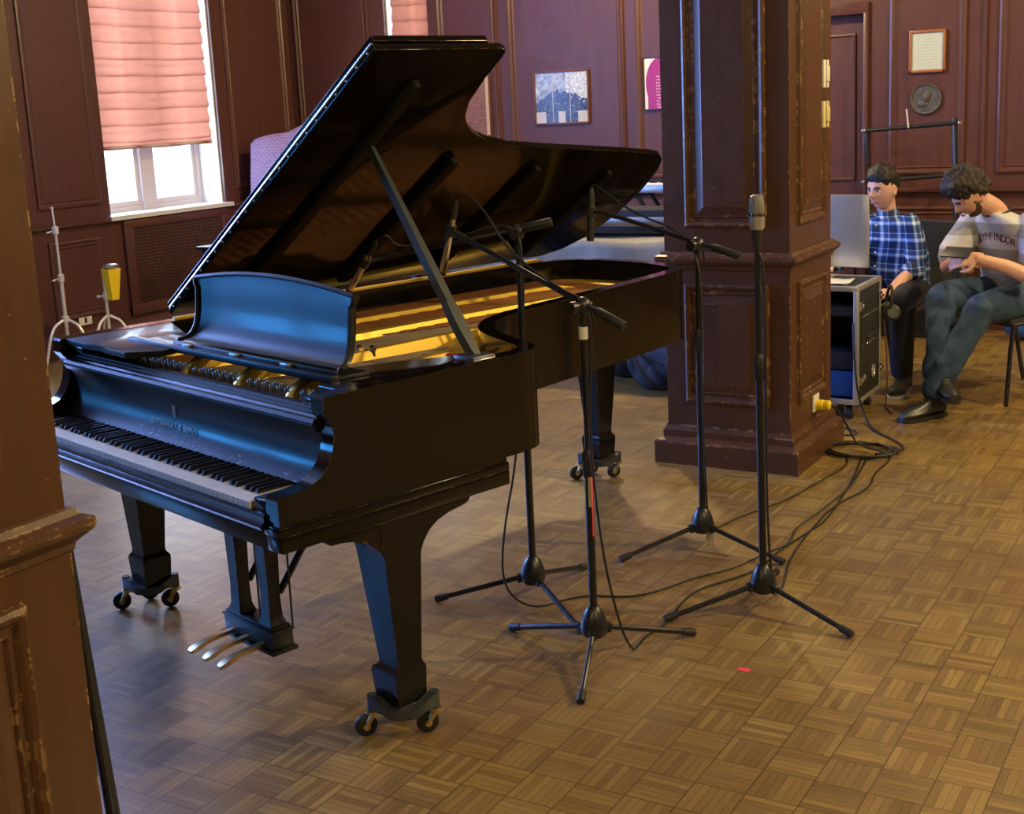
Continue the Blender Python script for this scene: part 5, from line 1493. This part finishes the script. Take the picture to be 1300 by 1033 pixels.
# --- person in the plaid shirt
o0 = Vector((-1.87, 7.42, 0)); P1 = empty('person', tuple(o0), label='dark-haired person in a blue plaid shirt sitting at the computer on the rack', cat='person', group=None)
inv = Matrix.Translation(-o0)
fw = Vector((-.28, -.96, 0)).normalized(); sd_ = Vector((.96, -.28, 0)).normalized()     # sd_ = the person's left, viewer's right
hc = Vector((-1.925, 7.26, 1.085)); H = basis((-.36, -.92, -.14), (0, 0, 1), hc, .98)
nk = Vector((-1.915, 7.33, .945)); ch = Vector((-1.885, 7.36, .80)); pv_ = Vector((-1.86, 7.40, .50))
shL = Vector((-1.775, 7.31, .885)); shR = Vector((-2.065, 7.40, .885))
elL = Vector((-1.735, 7.20, .655)); haL = Vector((-1.800, 6.95, .555))
elR = Vector((-2.17, 7.22, .68)); haR = Vector((-2.10, 6.92, .72))
knL = Vector((-1.735, 6.98, .52)); anL = Vector((-1.752, 7.02, .10)); knR = Vector((-2.08, 7.04, .52)); anR = Vector((-2.09, 6.98, .10))
bms = [head_mesh(H), limb([nk + Vector((0, .03, -.06)), nk, nk + (hc - nk) * .55 + Vector((0, .015, 0))], [.060, .050, .052]),
       limb([shL, (shL + elL) / 2, elL, (elL + haL) / 2, haL], [.042, .040, .035, .033, .024]), limb([shR, (shR + elR) / 2, elR, (elR + haR) / 2, haR], [.042, .040, .035, .033, .024]),
       limb([pv_ + sd_ * .09, knL], [.075, .052]), limb([knL, anL], [.052, .035]), limb([pv_ - sd_ * .09, knR], [.075, .052]), limb([knR, anR], [.052, .035]),
       torso([(pv_ + Vector((0, 0, -.04)), .13, .09, sd_, fw), (pv_ + Vector((0, 0, .12)), .13, .085, sd_, fw), (ch, .155, .09, sd_, fw), (nk - Vector((0, 0, .07)), .09, .06, sd_, fw), (nk - Vector((0, 0, .03)), .05, .048, sd_, fw)])]
bms += hand(haL + Vector((-.035, -.05, -.005)), (-.5, -.8, -.25), (.3, -.25, .9), None, .55, sgn=-1); bms += hand(haR + Vector((.0, -.05, .0)), (.1, -.95, 0), (0, 0, 1), None, .4, sgn=1)
body = mkobj('body', join(bms, .005, 2), 'skin', P1, inv)
mkobj('hair', join([hair_mesh(H, .020, .44, -.30, .006, 3)], None), 'hair1', P1, inv)
face_details(body, H, inv)
# shirt
sh = [torso([(pv_ + Vector((0, 0, -.03)), .175, .125, sd_, fw), (pv_ + Vector((0, 0, .06)), .165, .120, sd_, fw), (pv_ + Vector((0, 0, .17)), .165, .118, sd_, fw), (ch, .172, .118, sd_, fw), (ch + Vector((-.005, -.005, .06)), .168, .108, sd_, fw), (ch + Vector((-.012, -.012, .10)), .150, .090, sd_, fw), (nk + Vector((0, 0, -.030)), .090, .076, sd_, fw), (nk + Vector((0, 0, -.018)), .064, .060, sd_, fw)], .006, 2),
      limb([shL + sd_ * -.02, (shL + elL) / 2 + Vector((.012, 0, 0)), elL + Vector((.008, .01, -.01)), elL + (haL - elL) * .16], [.062, .060, .056, .054], wr=.006, seed=3, n=18), limb([shR + sd_ * .02, (shR + elR) / 2, elR, elR + (haR - elR) * .16], [.068, .062, .058, .056], wr=.006, seed=5, n=18)]
shirt = mkobj('plaid_shirt', join(sh, .007, 3), 'plaid', P1, inv)
p = MB(); cpts = []
for s in (-1, 1):
    a = nk + Vector((0, .004, .000))
    ring = [a + sd_ * (.058 * math.sin(t)) * s - fw * (.058 * math.cos(t)) for t in [PI * k / 8 for k in range(9)]]
    L_ = [[q + Vector((0, 0, .022)) for q in ring], [q * 1.0 + (q - a) * .22 + Vector((0, 0, -.030 - .012 * i / 8)) for i, q in enumerate(ring)]]
    p.loft(L_, False, False)
col_ = mkobj_bm('collar', p.bm, 'plaid', shirt, inv); col_.modifiers.new('thickness', 'SOLIDIFY').thickness = .004
p = MB()
for k in range(5):
    q = nk + fw * .1 + Vector((0, 0, -.06 - k * .075)); 
    p.ball(q + fw * (.012 + .004 * k), .006, u=8, v=6)
mkobj_bm('buttons', p.bm, 'whitep', shirt, inv)
tr = [limb([pv_ + sd_ * .085 + Vector((0, 0, -.005)), (pv_ + sd_ * .085 + knL) / 2 + Vector((0, 0, .008)), knL], [.100, .088, .072], wr=.005, seed=1, n=18), limb([knL, (knL + anL) / 2, anL + Vector((0, 0, .02))], [.072, .062, .056], wr=.006, seed=2, n=18),
      limb([pv_ - sd_ * .085, knR], [.100, .072], wr=.005, seed=6, n=18), limb([knR, anR + Vector((0, 0, .02))], [.072, .056], wr=.006, seed=7, n=18)]
mkobj('trousers', join(tr, .007, 3), 'darkdenim', P1, inv)
shoe((-1.742, 7.075, .0006), (-1.742, 6.815, .0006), P1, inv, 'sole'); shoe((-2.09, 7.05, .0006), (-2.12, 6.79, .0006), P1, inv, 'sole')

# --- person looking at the phone
o0 = Vector((-1.20, 7.12, 0)); P2 = empty('person', tuple(o0), label='curly-haired person in a striped grey shirt looking down at a phone', cat='person')
inv = Matrix.Translation(-o0)
fw = Vector((-.56, -.83, 0)).normalized(); sd_ = Vector((.83, -.56, 0)).normalized()
pv_ = Vector((-1.20, 7.16, .515)); ch = Vector((-1.225, 7.10, .82)); nk = Vector((-1.285, 7.02, .985)); hc = Vector((-1.395, 6.935, 1.075))
H = basis((-.62, -.48, -.62), (-.35, -.35, 1), hc, 1.0)
shL = Vector((-1.080, 6.99, .915)); shR = Vector((-1.425, 7.13, .925))
elL = Vector((-1.065, 6.80, .690)); haL = Vector((-1.300, 6.700, .775)); elR = Vector((-1.510, 6.98, .70)); haR = Vector((-1.405, 6.775, .760))
knR = Vector((-1.485, 6.755, .565)); anR = Vector((-1.465, 6.61, .190)); knL = Vector((-1.285, 6.70, .525)); anL = Vector((-1.470, 6.545, .110))
bms = [head_mesh(H, .8), limb([nk + Vector((.02, .03, -.06)), nk, nk + (hc - nk) * .55], [.062, .055, .055]),
       limb([shL, (shL + elL) / 2, elL, (elL + haL) / 2, haL], [.046, .044, .039, .037, .026]), limb([shR, (shR + elR) / 2, elR, (elR + haR) / 2, haR], [.046, .044, .038, .036, .026]),
       limb([pv_ + sd_ * .09, knL], [.08, .055]), limb([knL, anL], [.055, .036]), limb([pv_ - sd_ * .09, knR], [.08, .055]), limb([knR, anR], [.055, .036]),
       torso([(pv_ + Vector((0, 0, -.04)), .14, .10, sd_, fw), (pv_ + Vector((0, 0, .12)), .14, .095, sd_, fw), (ch, .165, .10, sd_, fw), (nk - Vector((-.01, -.02, .05)), .12, .075, sd_, fw), (nk, .05, .05, sd_, fw)])]
bms += hand(haL + Vector((-.045, -.015, .002)), (-.85, -.35, -.10), (.25, -.75, .40), None, .75, sgn=1); bms += hand(haR + Vector((.035, -.035, .006)), (.55, -.55, .05), (-.35, -.80, .1), None, .75, sgn=-1)
body = mkobj('body', join(bms, .005, 2), 'skin', P2, inv)
mkobj('hair', join([hair_mesh(H, .040, .34, -.42, .016, 8)], None), 'hair2', P2, inv)
face_details(body, H, inv, 'hair2', True)
bm = bmesh.new(); bmesh.ops.create_icosphere(bm, subdivisions=4, radius=1)
for q in bm.verts:
    x, y, z = q.co; k = max(0, min(1, (-z - .42) * 4)) * (1 if y > -.1 else 0)
    if abs(x) > .62 and .0 < y < .42 and z < -.05: k = 1
    b = Vector((x * .076 * (1 - .2 * max(0, -z)), y * .093 + (.012 if z < -.75 else 0), z * .118)); q.co = b * (.93 + .082 * k) if k > 0 else b * .85
    if y > .5 and -.72 < z < -.36 and abs(x) < .30: q.co *= .93
bm.transform(H); mkobj_bm('beard', bm, 'beard', body, inv)
tz = [(pv_ + Vector((.0, .02, -.06)), .195, .150, sd_, fw), (pv_ + Vector((0, 0, .03)), .190, .145, sd_, fw), (pv_ + Vector((0, -.01, .12)), .180, .135, sd_, fw), (pv_ + Vector((-.01, -.03, .21)), .182, .130, sd_, fw), (ch, .198, .128, sd_, fw), (ch + Vector((-.012, -.02, .06)), .190, .118, sd_, fw), (ch + Vector((-.030, -.045, .105)), .158, .098, sd_, fw), (nk + Vector((.012, .012, -.018)), .090, .078, sd_, fw), (nk + Vector((.008, .006, -.004)), .066, .062, sd_, fw)]
te = [torso(tz, .006, 4), limb([shL - sd_ * .03, (shL + elL) / 2, shL + (elL - shL) * .72], [.074, .076, .072], wr=.006, seed=3, n=18), limb([shR + sd_ * .03, (shR + elR) / 2, shR + (elR - shR) * .78], [.074, .076, .074], wr=.006, seed=5, n=18)]
tee = mkobj('striped_tee', join(te, .007, 3), 'tee', P2, inv)
p = MB(); p.tube([nk + Vector((.008, .006, -.004)) + sd_ * .068 * math.cos(a) + fw * .064 * math.sin(a) + Vector((0, 0, -.020 * math.sin(a))) for a in [2 * PI * k / 24 for k in range(25)]], .0065, 8); mkobj_bm('neckband', p.bm, 'gunmetal', tee, inv)
# arched lettering across the chest, letter by letter on the cloth
from mathutils.bvhtree import BVHTree
bt = BVHTree.FromPolygons([v.co.copy() for v in tee.data.vertices], [tuple(f.vertices) for f in tee.data.polygons])
M['maroon'] = mat('maroon print', (.12, .012, .03), .8)
word = 'GRYFFINDOR'; chest = ch - o0 + Vector((0, 0, .005)); pr = MB(); bm_all = bmesh.new()
for i, chx in enumerate(word):
    t = (i - 4.5) / 4.5; me = text_mesh(chx, .056, 'l', .0004)
    ang = t * .50; off = sd_ * (t * .108 + .018); zz = -.012 + .026 * math.cos(t * 1.5)
    org = chest + off + Vector((0, 0, zz)) + fw * .4
    hit = bt.ray_cast(org, -fw)
    if hit[0] is None: continue
    n_ = hit[1]; n_ = (n_ + fw * .6).normalized() if n_.dot(fw) > 0 else fw; r_ = Vector((0, 0, 1)).cross(n_).normalized(); u_ = n_.cross(r_)
    mm = Matrix((r_, u_, n_)).transposed().to_4x4(); mm.translation = hit[0] + n_ * .0045
    me.transform(mm @ Matrix.Rotation(-t * .22, 4, 'Z') @ Matrix.Diagonal((.80, 1.0, 1, 1))); bm_all.from_mesh(me); bpy.data.meshes.remove(me)
mkobj_bm('chest_lettering', bm_all, 'maroon', tee, Matrix.Identity(4))
je = [limb([pv_ - sd_ * .095, (pv_ - sd_ * .095 + knR) / 2 + Vector((0, 0, .012)), knR], [.110, .096, .078], wr=.006, seed=1, n=18), limb([knR, (knR + anR) / 2 + Vector((0, 0, 0)), anR + Vector((0, -.01, .0))], [.078, .070, .066], wr=.013, seed=2, n=18),
      limb([pv_ + sd_ * .095, (pv_ + sd_ * .095 + knL) / 2, knL], [.110, .096, .076], wr=.006, seed=6, n=18), limb([knL, (knL + anL) / 2, anL + Vector((0, 0, .02))], [.076, .066, .060], wr=.012, seed=7, n=18)]
mkobj('jeans', join(je, .007, 3), 'denim', P2, inv)
shoe((-1.475, 6.620, .125), (-1.345, 6.435, .092), P2, inv, 'shoe'); shoe((-1.435, 6.565, .0006), (-1.575, 6.335, .0006), P2, inv, 'shoe')
# phone in the hands
e = empty('phone', (-1.400, 6.685, .808), label='black phone held in both hands by the person in the striped shirt', cat='phone')
p = MB(); p.box(-.075, .075, -.037, .037, -.0045, .0045, .003, mtx=Matrix.Rotation(R(-18), 4, 'Z') @ Matrix.Rotation(R(35), 4, 'X')); p.build('phone_body', 'gunmetal', e)
# ------------------------------------------------------------------ light
w = bpy.data.worlds.new('sky'); S.world = w; w.use_nodes = True
bg = w.node_tree.nodes['Background']; bg.inputs[0].default_value = (.62, .80, 1.0, 1); bg.inputs[1].default_value = 3.2
def area(name, loc, target, size, power, col, sizey=None):
    l = bpy.data.lights.new(name, 'AREA'); l.energy = power; l.color = col; l.shape = 'RECTANGLE'; l.size = size; l.size_y = sizey or size
    o = bpy.data.objects.new(name, l); COL.objects.link(o); o.location = loc
    o.rotation_euler = (Vector(target) - Vector(loc)).to_track_quat('-Z', 'Y').to_euler()
    return o
DAY = (.0, .25, .80)
for n, y, p in (('window_light_1', 7.48, 120), ('window_light_3', 4.2, 950), ('window_light_4', .85, 160)):
    h4 = n.endswith('4')
    area(n, (WX - .42, y, 1.36 if h4 else 2.1), (WX + 2, y, 1.36 if h4 else 1.85), 1.2, p, (.64, .80, 1.0) if n.endswith('1') else (.20, .36, 1.0) if n.endswith('3') else DAY, .84 if h4 else 2.2)
area('window_light_2', (-6.28, WY + .42, 2.0), (-6.28, WY - 2, 1.8), .4, 30, (.78, .88, 1.0), 2.0)
WARM = (1.0, .75, .36)
mb0 = None
for i, (x, y) in enumerate(((1.6, 1.6), (1.6, 5.2), (-3.9, 7.2), (-1.2, -1.4), (.3, 7.6), (-4.6, 3.6))):
    e = empty('ceiling_lamp', (x, y, HT), label='round warm ceiling lamp', cat='ceiling lamp', group='warm ceiling lamps')
    m = MB(); m.lathe([(.0001, 0), (.07, 0), (.07, -.03), (.012, -.04), (.012, -.30), (.0001, -.30)], n=20); m.build('lamp_rod', 'brass', e)
    m = MB(); m.lathe([(.05, -.28), (.14, -.32), (.20, -.40), (.195, -.40), (.13, -.33), (.05, -.29)], n=28); m.build('lamp_shade', 'whitep', e)
    l = bpy.data.lights.new('lamp_bulb', 'POINT'); l.energy = (200, 440, 300, 130, 200, 12)[i]; l.color = WARM; l.shadow_soft_size = .09
    o = bpy.data.objects.new('lamp_bulb', l); COL.objects.link(o); o.location = (0, 0, -.42); o.parent = e

# ------------------------------------------------------------------ camera
cam = bpy.data.cameras.new('camera'); co = bpy.data.objects.new('camera', cam); COL.objects.link(co); S.camera = co
cam.sensor_width = 36; cam.lens = 1654 / 1300 * 36; cam.shift_y = -45.5 / 1300; cam.clip_end = 100
PIT, ROL, YAW = .20105, -.04861, -.54078
F0 = Vector((math.sin(YAW), math.cos(YAW), 0)); R0 = Vector((math.cos(YAW), -math.sin(YAW), 0)); Z = Vector((0, 0, 1))
F = math.cos(PIT) * F0 - math.sin(PIT) * Z; U = math.sin(PIT) * F0 + math.cos(PIT) * Z
c, s = math.cos(ROL), math.sin(ROL)
Rv = c * R0 + s * U; Uv = -s * R0 + c * U
mtx = Matrix((Rv, Uv, -F)).transposed().to_4x4(); mtx.translation = (0, 0, 1.63)
co.matrix_world = mtx
S.view_settings.view_transform = 'Standard'; S.view_settings.look = 'None'; S.view_settings.gamma = 1; S.view_settings.exposure = 0
S.cycles.use_denoising = True
S.cycles.max_bounces = 8; S.cycles.diffuse_bounces = 4; S.cycles.glossy_bounces = 4; S.cycles.transmission_bounces = 6; S.cycles.transparent_max_bounces = 12
S.cycles.sample_clamp_indirect = 6
